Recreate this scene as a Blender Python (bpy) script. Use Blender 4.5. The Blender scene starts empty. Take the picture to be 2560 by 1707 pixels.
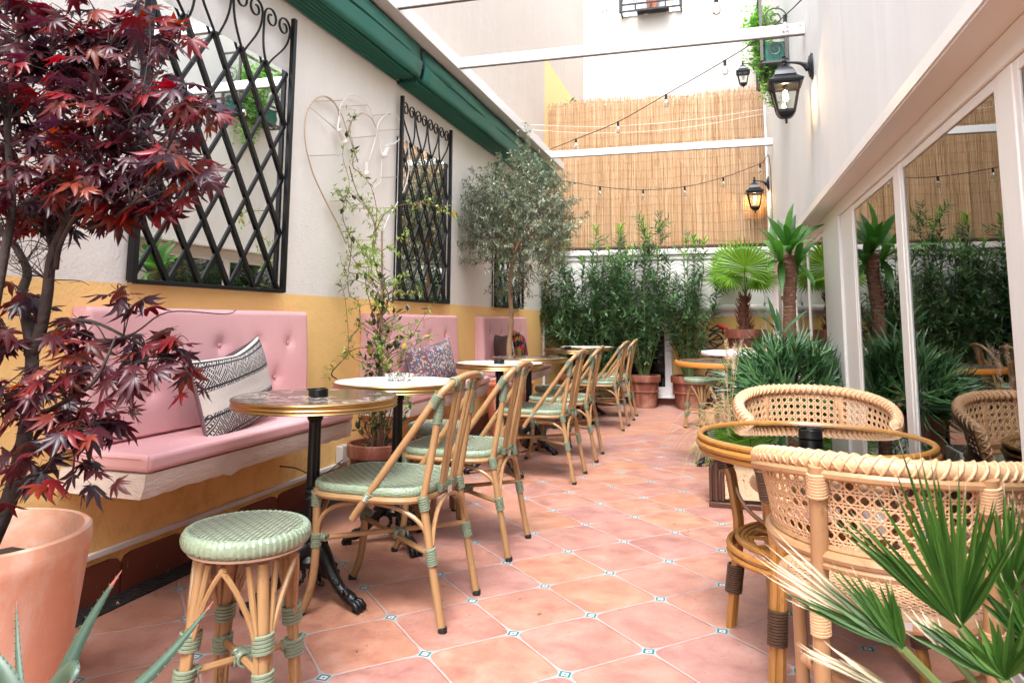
import bpy, math, random
from math import sin, cos, pi, radians as R_
from mathutils import Vector as V, Matrix
random.seed(7)
SC = bpy.context.scene
COL = SC.collection
# ------------------------------------------------------------------ camera
PF, PCY, YAW, PITCH, ROLL, HC = 1785.6, 586.3, 0.2842, 0.1203, 0.0056, 1.02
_f = V((-sin(YAW)*cos(PITCH), cos(YAW)*cos(PITCH), sin(PITCH)))
_r = V((cos(YAW), sin(YAW), 0)); _u = _r.cross(_f)
_r2 = cos(ROLL)*_r + sin(ROLL)*_u; _u2 = -sin(ROLL)*_r + cos(ROLL)*_u
CAMP = V((0, 0, HC))
cam_d = bpy.data.cameras.new("camera"); cam = bpy.data.objects.new("camera", cam_d); COL.objects.link(cam)
M = Matrix((( _r2.x, _u2.x, -_f.x, 0), (_r2.y, _u2.y, -_f.y, 0), (_r2.z, _u2.z, -_f.z, HC), (0, 0, 0, 1)))
cam.matrix_world = M
cam_d.sensor_width = 36; cam_d.lens = PF/2560*36
cam_d.shift_y = (PCY-1707/2)/2560
cam_d.clip_start = .05; cam_d.clip_end = 200
cam_d.dof.use_dof = True; cam_d.dof.focus_distance = 3.0; cam_d.dof.aperture_fstop = 14
SC.camera = cam
# ------------------------------------------------------------------ light
SUN_EL, SUN_AZ = 58, 176      # degrees; azimuth of the sun measured from +Y clockwise
w = bpy.data.worlds.new("World"); SC.world = w; w.use_nodes = True
nt = w.node_tree; nt.nodes.clear()
sky = nt.nodes.new('ShaderNodeTexSky'); sky.sky_type = 'NISHITA'; sky.sun_disc = False
sky.sun_elevation = R_(SUN_EL); sky.sun_rotation = R_(SUN_AZ); sky.dust_density = 4; sky.air_density = 1
hs = nt.nodes.new('ShaderNodeHueSaturation'); hs.inputs['Saturation'].default_value = .45
bg = nt.nodes.new('ShaderNodeBackground'); bg.inputs[1].default_value = .15
ow = nt.nodes.new('ShaderNodeOutputWorld')
nt.links.new(sky.outputs[0], hs.inputs['Color'])
tint = nt.nodes.new('ShaderNodeMix'); tint.data_type = 'RGBA'; tint.blend_type = 'MULTIPLY'; tint.inputs[0].default_value = 1
tint.inputs[7].default_value = (.93, .955, 1.0, 1)
nt.links.new(hs.outputs[0], tint.inputs[6]); nt.links.new(tint.outputs[2], bg.inputs[0]); nt.links.new(bg.outputs[0], ow.inputs[0])
sd = bpy.data.lights.new("sun", 'SUN'); sd.energy = .6; sd.angle = R_(14); sd.color = (1, .985, .985)
so = bpy.data.objects.new("sun", sd); COL.objects.link(so)
_sv = V((sin(R_(SUN_AZ))*cos(R_(SUN_EL)), cos(R_(SUN_AZ))*cos(R_(SUN_EL)), sin(R_(SUN_EL))))
so.rotation_euler = (-_sv).to_track_quat('-Z', 'Y').to_euler()
SC.view_settings.view_transform = 'Standard'; SC.view_settings.look = 'None'
SC.view_settings.exposure = 2.45; SC.view_settings.gamma = 1
SC.cycles.max_bounces = 10; SC.cycles.diffuse_bounces = 6; SC.cycles.glossy_bounces = 5
SC.cycles.transmission_bounces = 6; SC.cycles.transparent_max_bounces = 12
SC.cycles.use_denoising = True; SC.cycles.sample_clamp_indirect = 6
SC.cycles.caustics_reflective = False; SC.cycles.caustics_refractive = False
# ------------------------------------------------------------------ pixel -> place (surveying the photograph)
def ray(x, y):
    return _r2*((x-1280)/PF) + _u2*((PCY-y)/PF) + _f
def aty(x, y, Y):
    d = ray(x, y); return CAMP + d*(Y/d.y)
def atx(x, y, X):
    d = ray(x, y); return CAMP + d*(X/d.x)
def atz(x, y, Z):
    d = ray(x, y); return CAMP + d*((Z-HC)/d.z)
# ------------------------------------------------------------------ mesh helpers
class MB:
    def __init__(s): s.v = []; s.f = []; s.m = []; s.uv = []
    def add(s, vs, fs, mi=0, uv=None):
        o = len(s.v); s.v += [tuple(p) for p in vs]
        s.uv += (uv if uv else [(0, 0)]*len(vs))
        for f in fs: s.f.append([o+i for i in f]); s.m.append(mi)
        return s
    def box(s, x0, x1, y0, y1, z0, z1, mi=0, mat=None):
        vs = [V((x, y, z)) for z in (z0, z1) for y in (y0, y1) for x in (x0, x1)]
        if mat: vs = [mat @ p for p in vs]
        return s.add(vs, [(0, 2, 3, 1), (4, 5, 7, 6), (0, 1, 5, 4), (1, 3, 7, 5), (3, 2, 6, 7), (2, 0, 4, 6)], mi)
    def tube(s, pts, r, n=8, mi=0, closed=False, sq=None, caps=True):
        pts = [V(p) for p in pts]; N = len(pts)
        rs = r if isinstance(r, (list, tuple)) else [r]*N
        T = []
        for i in range(N):
            a = pts[(i-1) % N if closed else max(i-1, 0)]; b = pts[(i+1) % N if closed else min(i+1, N-1)]
            t = b-a; T.append(t.normalized() if t.length > 1e-9 else V((0, 0, 1)))
        up = V((0, 0, 1)) if abs(T[0].z) < .9 else V((1, 0, 0))
        nrm = (up - T[0]*up.dot(T[0])).normalized(); vs = []; uv = []
        for i in range(N):
            nrm = nrm - T[i]*nrm.dot(T[i])
            nrm = nrm.normalized() if nrm.length > 1e-6 else T[i].orthogonal().normalized()
            bn = T[i].cross(nrm)
            for k in range(n):
                a = 2*pi*k/n
                ca, sa = cos(a), sin(a)
                if sq: ca *= sq
                vs.append(pts[i] + (nrm*ca + bn*sa)*rs[i]); uv.append((i/max(N-1, 1), k/n))
        fs = []
        for i in range(N if closed else N-1):
            j = (i+1) % N
            for k in range(n): fs.append((i*n+k, i*n+(k+1) % n, j*n+(k+1) % n, j*n+k))
        if not closed and caps: fs += [tuple(range(n-1, -1, -1)), tuple((N-1)*n+k for k in range(n))]
        return s.add(vs, fs, mi, uv)
    def lathe(s, prof, n=32, c=(0, 0, 0), mi=0, ripple=None):
        vs = []; fs = []; uv = []
        for i, (r, z) in enumerate(prof):
            for k in range(n):
                a = 2*pi*k/n; rr = r*(1+(ripple[0]*cos(ripple[1]*a) if ripple else 0))
                vs.append((c[0]+rr*cos(a), c[1]+rr*sin(a), c[2]+z)); uv.append((k/n, i/len(prof)))
        for i in range(len(prof)-1):
            for k in range(n): fs.append((i*n+k, i*n+(k+1) % n, (i+1)*n+(k+1) % n, (i+1)*n+k))
        if prof[0][0] > 1e-6: fs.append(tuple(range(n-1, -1, -1)))
        if prof[-1][0] > 1e-6: fs.append(tuple((len(prof)-1)*n+k for k in range(n)))
        return s.add(vs, fs, mi, uv)
    def ball(s, c, r, n=10, mi=0, sz=1):
        m = n//2; return s.lathe([(max(r*sin(pi*i/m), 1e-7), -r*cos(pi*i/m)*sz) for i in range(m+1)], n, c, mi)
    def prism(s, poly, y0, y1, mi=0):
        """poly of (x,z), extruded in y"""
        n = len(poly); vs = [(x, y0, z) for x, z in poly]+[(x, y1, z) for x, z in poly]
        return s.add(vs, [tuple(range(n)), tuple(range(2*n-1, n-1, -1))]+[(i, n+i, n+(i+1) % n, (i+1) % n) for i in range(n)], mi)
    def build(s, name, mats, parent=None, smooth=38, bevel=None, loc=None):
        me = bpy.data.meshes.new(name); me.from_pydata(s.v, [], s.f)
        for m in (mats if isinstance(mats, (list, tuple)) else [mats]): me.materials.append(m)
        me.polygons.foreach_set('material_index', s.m)
        ul = me.uv_layers.new(name='uv'); li = [0]*len(me.loops); me.loops.foreach_get('vertex_index', li)
        flat = []
        for i in li: flat += s.uv[i]
        ul.data.foreach_set('uv', flat)
        me.update()
        if smooth:
            me.polygons.foreach_set('use_smooth', [True]*len(me.polygons))
            if smooth < 180: me.set_sharp_from_angle(angle=R_(smooth))
        o = bpy.data.objects.new(name, me); COL.objects.link(o)
        if parent: o.parent = parent
        if loc: o.location = loc
        if bevel:
            b = o.modifiers.new('bevel', 'BEVEL'); b.width = bevel; b.segments = 2; b.limit_method = 'ANGLE'; b.angle_limit = R_(40)
        return o
def thing(name, label, cat, loc=(0, 0, 0), rz=0, group=None):
    o = bpy.data.objects.new(name, None); COL.objects.link(o); o.empty_display_size = .1
    o.location = loc; o.rotation_euler = (0, 0, rz); return tag(o, label, cat, group)
def tag(o, label, cat, group=None):
    o['label'] = label; o['category'] = cat
    if group: o['group'] = group
    return o
def struct(o): o['kind'] = 'structure'; return o
def dup(root, loc, rz, label, group=None, tilt=None):
    def cp(o, par):
        c = o.copy(); COL.objects.link(c)
        if par: c.parent = par
        for ch in [k for k in ALLCH.get(o.name, [])]: cp(ch, c)
        return c
    ALLCH = {}
    for o in bpy.data.objects:
        if o.parent: ALLCH.setdefault(o.parent.name, []).append(o)
    r = cp(root, None); r.location = loc; r.rotation_euler = (tilt[0] if tilt else 0, tilt[1] if tilt else 0, rz)
    r['label'] = label
    if group: r['group'] = group
    return r
def bez(p0, p1, p2, p3, n=12):
    p0, p1, p2, p3 = map(V, (p0, p1, p2, p3)); o = []
    for i in range(n+1):
        t = i/n; o.append(p0*(1-t)**3+p1*3*t*(1-t)**2+p2*3*t*t*(1-t)+p3*t**3)
    return o
def spline(pts, k=6, closed=False):
    P = [V(p) for p in pts]; N = len(P); o = []
    for i in range(N if closed else N-1):
        if closed: a, b, c, d = P[i-1], P[i], P[(i+1) % N], P[(i+2) % N]
        else: a, b, c, d = P[max(i-1, 0)], P[i], P[i+1], P[min(i+2, N-1)]
        for j in range(k):
            t = j/k
            o.append(.5*((2*b)+(c-a)*t+(2*a-5*b+4*c-d)*t*t+(3*b-a-3*c+d)*t**3))
    if not closed: o.append(P[-1])
    return o
# ------------------------------------------------------------------ materials
def lin(h):
    h = h.lstrip('#'); c = [int(h[i:i+2], 16)/255 for i in (0, 2, 4)]
    return tuple(((x+.055)/1.055)**2.4 if x > .04045 else x/12.92 for x in c)+(1,)
class NT:
    def __init__(s, name):
        s.mat = bpy.data.materials.new(name); s.mat.use_nodes = True; s.t = s.mat.node_tree; s.t.nodes.clear()
        s.out = s.n('ShaderNodeOutputMaterial'); s.b = s.n('ShaderNodeBsdfPrincipled'); s.l(s.b.outputs[0], s.out.inputs[0])
        s._co = None
    def n(s, k, **kw):
        x = s.t.nodes.new(k)
        for a, b in kw.items(): setattr(x, a, b)
        return x
    def l(s, a, b): s.t.links.new(a, b)
    def set(s, k, v):
        if hasattr(v, 'links'): s.l(v, s.b.inputs[k])
        else: s.b.inputs[k].default_value = v
        return s
    def co(s, which='Object'):
        if not s._co: s._co = s.n('ShaderNodeTexCoord')
        return s._co.outputs[which]
    def sep(s, v):
        x = s.n('ShaderNodeSeparateXYZ'); s.l(v, x.inputs[0]); return x.outputs
    def comb(s, x, y, z=0.):
        c = s.n('ShaderNodeCombineXYZ')
        for i, v in enumerate((x, y, z)):
            if hasattr(v, 'links'): s.l(v, c.inputs[i])
            else: c.inputs[i].default_value = v
        return c.outputs[0]
    def m(s, op, a, b=None, c=None, clamp=False):
        x = s.n('ShaderNodeMath', operation=op, use_clamp=clamp)
        for i, v in enumerate((a, b, c)):
            if v is None: continue
            if hasattr(v, 'links'): s.l(v, x.inputs[i])
            else: x.inputs[i].default_value = v
        return x.outputs[0]
    def noise(s, scale, detail=4, rough=.55, v=None, dist=0, out=0):
        x = s.n('ShaderNodeTexNoise'); x.inputs['Scale'].default_value = scale; x.inputs['Detail'].default_value = detail
        x.inputs['Roughness'].default_value = rough; x.inputs['Distortion'].default_value = dist
        s.l(v if v is not None else s.co(), x.inputs['Vector']); return x.outputs[out]
    def map(s, v, scale=(1, 1, 1), rot=(0, 0, 0), loc=(0, 0, 0)):
        x = s.n('ShaderNodeMapping'); x.inputs['Scale'].default_value = scale; x.inputs['Rotation'].default_value = rot
        x.inputs['Location'].default_value = loc; s.l(v, x.inputs[0]); return x.outputs[0]
    def ramp(s, fac, stops, interp='LINEAR'):
        x = s.n('ShaderNodeValToRGB'); e = x.color_ramp.elements; x.color_ramp.interpolation = interp
        while len(e) < len(stops): e.new(.5)
        for i, (p, c) in enumerate(stops):
            e[i].position = p; e[i].color = lin(c) if isinstance(c, str) else (tuple(c)+(1,) if len(c) == 3 else c)
        s.l(fac, x.inputs[0]); return x.outputs[0]
    def mix(s, fac, a, b, mode='MIX'):
        x = s.n('ShaderNodeMix', data_type='RGBA', blend_type=mode)
        for i, v in ((0, fac), (6, a), (7, b)):
            if isinstance(v, str): v = lin(v)
            if hasattr(v, 'links'): s.l(v, x.inputs[i])
            else: x.inputs[i].default_value = v
        return x.outputs[2]
    def hsv(s, col, h=.5, sat=1., v=1.):
        x = s.n('ShaderNodeHueSaturation')
        for k, q in (('Hue', h), ('Saturation', sat), ('Value', v), ('Color', col)):
            if isinstance(q, str): q = lin(q)
            if hasattr(q, 'links'): s.l(q, x.inputs[k])
            else: x.inputs[k].default_value = q
        return x.outputs[0]
    def rnd(s): return s.n('ShaderNodeNewGeometry').outputs['Random Per Island']
    def bump(s, h, strength=.3, dist=.01):
        x = s.n('ShaderNodeBump'); x.inputs['Strength'].default_value = strength; x.inputs['Distance'].default_value = dist
        s.l(h, x.inputs['Height']); s.l(x.outputs[0], s.b.inputs['Normal']); return s
def simple(name, col, rough=.5, metal=0., var=.12, nscale=8, bump=None, rand=0., spec=None, coat=0):
    t = NT(name); c = lin(col) if isinstance(col, str) else col
    nz = t.noise(nscale, 4); vv = t.m('MULTIPLY_ADD', nz, var*2, 1-var)
    if rand: vv = t.m('MULTIPLY', vv, t.m('MULTIPLY_ADD', t.rnd(), rand*2, 1-rand))
    t.set('Base Color', t.hsv(c, v=vv)).set('Metallic', metal)
    t.set('Roughness', t.m('MULTIPLY_ADD', nz, .15, rough-.07))
    if bump: t.bump(t.noise(bump[0], 4), bump[1], bump[2] if len(bump) > 2 else .01)
    if spec is not None: t.set('Specular IOR Level', spec)
    if coat: t.set('Coat Weight', coat)
    return t.mat
def leafmat(name, cols, rough=.42, trans=.25, tip=None, vein=None):
    t = NT(name); r = t.rnd()
    c = t.ramp(r, [(i/(len(cols)-1) if len(cols) > 1 else 0, k) for i, k in enumerate(cols)])
    c = t.hsv(c, v=t.m('MULTIPLY_ADD', t.noise(40, 2), .5, .75))
    if tip:
        u = t.sep(t.n('ShaderNodeUVMap').outputs[0])[0]
        wv = t.m('ADD', u, t.m('MULTIPLY', r, .12))
        f = t.m('MULTIPLY', t.m('SUBTRACT', wv, tip[0]), tip[2] if len(tip) > 2 else 12, clamp=True)
        c = t.mix(f, c, tip[1])
    t.set('Base Color', c).set('Roughness', rough)
    tr = t.n('ShaderNodeBsdfTranslucent'); t.l(t.hsv(c, sat=1.15, v=1.6), tr.inputs[0])
    mx = t.n('ShaderNodeMixShader'); mx.inputs[0].default_value = trans
    t.l(t.b.outputs[0], mx.inputs[1]); t.l(tr.outputs[0], mx.inputs[2]); t.l(mx.outputs[0], t.out.inputs[0])
    return t.mat
# ------------------------------------------------------------------ shared materials
XL, XR, XG, YB, YF = -2.2, .6, .72, 9.2, 11.9
def floor_mat():
    t = NT('terracotta_tiles'); x, y, z = t.sep(t.co())
    S = .31156; ox, oy = -.02677, 2.61617; k = .70710678/S
    X = t.m('SUBTRACT', x, ox); Y = t.m('SUBTRACT', y, oy)
    u = t.m('MULTIPLY', t.m('ADD', X, Y), k); v = t.m('MULTIPLY', t.m('SUBTRACT', Y, X), k)
    # slightly wavy hand-made joints
    wob = t.m('MULTIPLY_ADD', t.noise(5, 2), .006, -.003); u = t.m('ADD', u, wob)
    def dist(q): return t.m('MULTIPLY', t.m('ABSOLUTE', t.m('SUBTRACT', t.m('FRACT', t.m('ADD', q, .5)), .5)), S)
    du, dv = dist(u), dist(v)
    mn = t.m('MINIMUM', du, dv); prod = t.m('MULTIPLY', du, dv); sm = t.m('MULTIPLY', t.m('ADD', du, dv), .7071)
    g1 = t.m('LESS_THAN', mn, .0030); g2 = t.m('LESS_THAN', prod, .00024)
    grout = t.m('MAXIMUM', g1, g2)
    cell = t.comb(t.m('FLOOR', u), t.m('FLOOR', v))
    wn = t.n('ShaderNodeTexWhiteNoise', noise_dimensions='3D'); t.l(cell, wn.inputs[0]); r = wn.outputs[0]
    big = t.noise(3.2, 5, .6, dist=.4); fine = t.noise(95, 3, .7)
    off = t.n('ShaderNodeVectorMath', operation='MULTIPLY_ADD'); t.l(cell, off.inputs[0]); off.inputs[1].default_value = (3.7, 1.3, 0)
    t.l(t.co(), off.inputs[2]); per = t.noise(8, 6, .62, v=off.outputs[0], dist=.5)
    c = t.ramp(per, [(.28, '#875a4d'), (.40, '#9a6757'), (.52, '#a5725f'), (.62, '#aa7b69'), (.78, '#b08977')])
    c = t.hsv(c, h=t.m('MULTIPLY_ADD', wn.outputs[0], .02, .488), v=t.m('MULTIPLY_ADD', r, .2, .86), sat=t.m('MULTIPLY_ADD', wn.outputs[0], .2, .84))
    c = t.mix(t.m('MULTIPLY', t.m('SUBTRACT', big, .5), 1.3, clamp=True), c, '#99796b')
    mid = t.noise(34, 4, .7); c = t.hsv(c, v=t.m('MULTIPLY_ADD', mid, .36, .82)); dk = t.m('MULTIPLY', t.m('SUBTRACT', .37, t.noise(60, 3, .6)), 14, clamp=True); c = t.mix(t.m('MULTIPLY', dk, .55), c, '#5f3d31')
    scr = t.m('MULTIPLY', t.m('SUBTRACT', t.noise(4.5, 6, .75, v=t.map(t.co(), (2.5, .5, 1), (0, 0, .6))), .6), 3, clamp=True); c = t.mix(t.m('MULTIPLY', scr, .25), c, '#cfb3a3')
    spk = t.m('GREATER_THAN', fine, .66); c = t.mix(t.m('MULTIPLY', spk, .35), c, '#d9b394')
    edge = t.m('SUBTRACT', 1., t.m('MULTIPLY', t.m('SUBTRACT', mn, .003), 90, clamp=True), clamp=True)
    c = t.mix(t.m('MULTIPLY', edge, .35), c, '#9a6049')
    gc = t.mix(t.noise(30, 4), '#857c79', '#a39a96'); gc = t.mix(t.m('MULTIPLY', t.m('SUBTRACT', t.noise(2.3, 6, .7), .5), 3, clamp=True), gc, '#6f625c')
    teal = t.m('MULTIPLY', t.m('LESS_THAN', sm, .0172), t.m('GREATER_THAN', sm, .0100))
    cream = t.m('LESS_THAN', sm, .0185)
    gc = t.mix(cream, gc, '#b9b1a9'); gc = t.mix(teal, gc, '#12666a'); gc = t.mix(t.m('LESS_THAN', sm, .0038), gc, '#44579a')
    col = t.mix(grout, c, gc)
    dirt = t.noise(1.1, 6, .65, dist=1.); col = t.mix(t.m('MULTIPLY', t.m('SUBTRACT', dirt, .54), 1.6, clamp=True), col, '#7a5848')
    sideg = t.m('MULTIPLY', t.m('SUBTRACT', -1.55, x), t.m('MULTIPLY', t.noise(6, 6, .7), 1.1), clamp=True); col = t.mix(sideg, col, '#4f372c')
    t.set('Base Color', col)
    t.set('Roughness', t.mix(grout, t.m('MULTIPLY_ADD', per, .35, .30), (.8, .8, .8, 1)))
    h = t.m('MULTIPLY', t.m('SUBTRACT', mn, .0028), 250, clamp=True); h = t.m('MULTIPLY', h, t.m('SUBTRACT', 1., g2))
    h = t.m('ADD', h, t.m('MULTIPLY', t.noise(11, 6, .65), 1.1)); t.bump(h, .45, .005)
    return t.mat
def wall_left_mat():
    t = NT('painted_left_wall'); x, y, z = t.sep(t.co())
    wz = t.m('ADD', z, t.m('MULTIPLY_ADD', t.noise(5, 5, .7), .016, -.008))
    st = t.noise(1.3, 6, .6); streak = t.noise(3, 4, .6, v=t.map(t.co(), (1, 3, .35)))
    yel = t.mix(st, '#eec177', '#f5cc86'); off = t.mix(streak, '#dcd7cc', '#e6e1d7'); bei = t.mix(streak, '#bdb0a3', '#c8bcaf')
    ivo = '#d8d4cb'
    near = t.mix(t.m('GREATER_THAN', wz, 1.155), yel, off)
    near = t.mix(t.m('GREATER_THAN', wz, 2.98), near, ivo)
    near = t.mix(t.m('GREATER_THAN', wz, 3.37), near, bei)
    far = t.mix(t.m('GREATER_THAN', wz, 4.57), '#ecc988', bei)
    c = t.mix(t.m('GREATER_THAN', y, 9.07), near, far)
    grime = t.m('MULTIPLY', t.m('SUBTRACT', t.noise(2.5, 7, .7, v=t.map(t.co(), (1, 1.5, .5))), .6), 2., clamp=True)
    c = t.mix(t.m('MULTIPLY', grime, .2), c, '#8a7560')
    low = t.m('MULTIPLY', t.m('SUBTRACT', .75, z), t.m('MULTIPLY', t.m('SUBTRACT', t.noise(11, 7, .75), .47), 6, clamp=True), clamp=True); c = t.mix(t.m('MULTIPLY', low, .5), c, '#9a7342')
    t.set('Base Color', c).set('Roughness', .75)
    h = t.m('ADD', t.noise(75, 4, .6), t.m('MULTIPLY', t.noise(7, 5, .6), 2.2)); t.bump(h, .45, .008)
    # splashes and scuffs low on the wall
    return t.mat
def stucco(name, a, b, sc=220, st=.55):
    t = NT(name); s1 = t.noise(2.2, 6, .65, v=t.map(t.co(), (1, 2.5, .3))); sk = t.m('MULTIPLY', t.m('SUBTRACT', t.noise(5, 5, .6, v=t.map(t.co(), (1, 2, .12))), .56), 2.5, clamp=True)
    t.set('Base Color', t.mix(t.m('MULTIPLY', sk, .35), t.mix(s1, a, b), '#a39c98')).set('Roughness', .8)
    wv = t.noise(1.6, 3, .5, v=t.map(t.co(), (1, 2.2, .25)))
    t.bump(t.m('ADD', t.m('ADD', t.noise(sc, 3, .6), t.m('MULTIPLY', t.noise(6, 4), 1.2)), t.m('MULTIPLY', wv, 7)), st, .006); return t.mat
def back_wall_mat():
    t = NT('painted_back_wall'); x, y, z = t.sep(t.co()); n = t.noise(2, 6, .6)
    c = t.mix(t.m('GREATER_THAN', z, 1.09), t.mix(n, '#dcb568', '#e4c07a'), t.mix(n, '#cdcbc8', '#dcd9d5'))
    c = t.mix(t.m('LESS_THAN', z, .1), c, '#6f3f30')
    t.set('Base Color', c).set('Roughness', .7); t.bump(t.noise(60, 4), .25, .005); return t.mat
M_floor = floor_mat(); M_lw = wall_left_mat(); M_rw = stucco('white_stucco', '#d5d4cd', '#dfded7')
M_far = stucco('pale_render', '#b0aba3', '#bab5ad', 60, .25); M_bw = back_wall_mat()
M_white = simple('white_paint', '#dcd8d5', .45, var=.05); M_frame = simple('cream_frame_paint', '#e3e1d9', .4, var=.05, nscale=3)
M_metalw = simple('white_metal', '#dddddb', .35, var=.04, nscale=3)
M_blk = simple('black_iron', '#101112', .38, .3, var=.3, nscale=30, bump=(60, .2, .003))
M_blkp = simple('black_plastic', '#0c0c0d', .3, var=.1)
M_lamp = simple('lamp_metal', '#26272b', .35, .6, var=.15)
M_green = simple('green_canvas', '#0d6151', .55, var=.1, nscale=5, bump=(300, .12, .002))
M_greend = simple('green_canvas_edge', '#083b30', .6)
M_dark = simple('dark_room', '#1d1713', .9)
M_wire = simple('wire_white', '#e4dfd8', .5); M_rubber = simple('rubber', '#0a0a0a', .6)
M_brass = simple('brass', '#a88a58', .3, 1., var=.2, nscale=20)
t = NT('pink_vinyl'); n = t.noise(2.5, 5, .6); sc = t.noise(9, 6, .75, dist=1.5)
c = t.mix(n, '#d29ea0', '#dcabab'); c = t.mix(t.m('MULTIPLY', t.m('SUBTRACT', sc, .62), 2.5, clamp=True), c, '#c08e92')
t.set('Base Color', c).set('Roughness', t.m('MULTIPLY_ADD', sc, .3, .25)); t.bump(t.m('ADD', t.m('MULTIPLY', t.noise(350, 2), .12), t.m('MULTIPLY', t.noise(4, 4, .6, v=t.map(t.co(), (1, 1, .6)), dist=.8), 2.)), .35, .008); M_pink = t.mat
M_pinkd = simple('pink_button', '#c68d90', .35)
M_soil = simple('potting_soil', '#2b1d14', .95, var=.4, nscale=60, bump=(50, .9, .02))
def terra(name, a, b, rough=.75):
    t = NT(name); n = t.noise(5, 6, .65, v=t.map(t.co(), (1, 1, 2.5)), dist=.6); f = t.noise(3, 4)
    c = t.mix(n, a, b); c = t.mix(t.m('MULTIPLY', t.m('SUBTRACT', f, .52), 2.2, clamp=True), c, '#d5ab92')
    bl = t.noise(4.5, 7, .72, v=t.map(t.co(), (1, 1, .45)), dist=1.4); c = t.mix(t.m('MULTIPLY', t.m('SUBTRACT', bl, .48), 3.2, clamp=True), c, '#dccabb' if rough > .6 else '#a87a66'); c = t.mix(t.m('MULTIPLY', t.m('SUBTRACT', t.noise(14, 6, .7), .62), 5, clamp=True), c, a)
    t.set('Base Color', c).set('Roughness', rough); t.bump(t.m('ADD', t.noise(40, 5), t.m('MULTIPLY', t.noise(3, 3, .5, v=t.map(t.co(), (.3, .3, 9))), .8)), .3, .004); return t.mat
M_terra = terra('pale_terracotta', '#cc8d70', '#d8a58b'); M_terrab = terra('brown_terracotta', '#5f3023', '#75402f', .5)
M_terraor = terra('orange_terracotta', '#b9603f', '#c8714c')
def glass_mat(name, tint, ior=1.55, rough=0., clear=.6):
    """thin pane: Fresnel mirror over a tinted see-through sheet"""
    t = NT(name); t.t.nodes.remove(t.b)
    fr = t.n('ShaderNodeFresnel'); fr.inputs[0].default_value = ior
    tr = t.n('ShaderNodeBsdfTransparent'); tr.inputs[0].default_value = tint
    gl = t.n('ShaderNodeBsdfGlossy'); gl.inputs['Roughness'].default_value = rough; gl.inputs[0].default_value = (.95, .95, .93, 1)
    mx = t.n('ShaderNodeMixShader'); t.l(fr.outputs[0], mx.inputs[0]); t.l(tr.outputs[0], mx.inputs[1]); t.l(gl.outputs[0], mx.inputs[2])
    t.l(mx.outputs[0], t.out.inputs[0]); return t.mat
M_pane = glass_mat('window_glass', (.5, .5, .47, 1), 2.5)
M_clear = glass_mat('clear_glass', (.9, .92, .9, 1), 1.45)
tm = NT('mirror_glass'); tm.set('Base Color', (.88, .89, .87, 1)).set('Metallic', 1.).set('Roughness', .015); M_mirror = tm.mat
def emis(name, col, st):
    t = NT(name); t.set('Base Color', col).set('Emission Color', col).set('Emission Strength', st); return t.mat
M_fil = emis('lit_filament', (1, .62, .28, 1), 60)
# ------------------------------------------------------------------ setting
mb = MB(); mb.add([(-5, -5, 0), (6, -5, 0), (6, 14, 0), (-5, 14, 0)], [(0, 1, 2, 3)])
struct(mb.build('floor', M_floor, smooth=None))
mb = MB(); mb.add([(-60, -60, -.05), (60, -60, -.05), (60, 60, -.05), (-60, 60, -.05)], [(0, 1, 2, 3)])
struct(mb.build('ground', simple('ground_paving', '#8a7d74', .9), smooth=None))
t = NT('dark_pebbles'); n = t.noise(70, 3); vo = t.n('ShaderNodeTexVoronoi'); vo.inputs['Scale'].default_value = 60; t.l(t.co(), vo.inputs[0])
t.set('Base Color', t.ramp(vo.outputs['Color'], [(0, '#0d0d0e'), (.8, '#1b1b1d'), (1, '#4a4540')])).set('Roughness', .6); t.bump(vo.outputs['Distance'], .9, .01)
mb = MB().box(XL+.002, -2.09, -3, YB-.002, .001, .006); struct(mb.build('drain_strip', t.mat, smooth=None))
def wallobj(name, label, boxes, mat, cat='wall', **k):
    mb = MB()
    for b in boxes: mb.box(*b)
    o = mb.build(name, mat, smooth=None, **k); return tag(o, label, cat)
lw = wallobj('courtyard_wall', 'long left wall painted yellow below and off-white above, behind the pink benches', [(XL-.3, XL, -3, YF, 0, 3.4), (XL-.3, XL, 2.8, YF, 3.4, 4.7), (XL-.3, XL, 6, YF, 4.7, 6.9)], M_lw)  # unseen top steps down towards the camera, shaped to let skylight in
rw = wallobj('stucco_wall', 'white stuccoed right wall carrying the black lanterns above the glass doors', [(XR, XR+.3, -2.5, YF-.001, 1.76, 3.0), (XR, XR+.3, 2, YF-.001, 3.0, 4.6), (XR, XR+.3, 6, YF-.001, 4.6, 5.9)], M_rw)  # top cut in steps out of view, shaped to admit more light
mb = MB().box(XR-.004, XR+.001, -2.5, YF-.01, 1.755, 1.80); mb.build('drip_edge', M_frame, rw, smooth=None)
bw = thing('back_wall', 'low back wall, white over yellow, behind the row of oleanders', 'wall')
mb = MB().box(XL+.001, XR-.001, YB, YB+.15, 0, 1.86); mb.build('masonry', M_bw, bw, smooth=None)
mb = MB().box(XL+.001, XR-.001, YB-.05, YB+.15, 1.861, 1.93).box(XL+.001, XR-.001, YB-.02, YB-.0005, 1.80, 1.86); mb.build('coping', M_white, bw, bevel=.008)
mb = MB().tube([(XL+.02, YB-.035, 1.19), (XR-.02, YB-.035, 1.19)], .045, 12); mb.build('drain_pipe', M_white, bw)
mb = MB(); pts = [(XL+.02, YB-.01, 1.955)]
for i in range(30): pts.append((XL+.1+i*.092, YB-.01+random.uniform(-.01, .01), 1.957+random.uniform(-.006, .008)))
mb.tube(pts, .022, 7); mb.build('branch_rail', simple('dead_branch', '#4a362a', .9, var=.5, nscale=25), bw)
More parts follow.
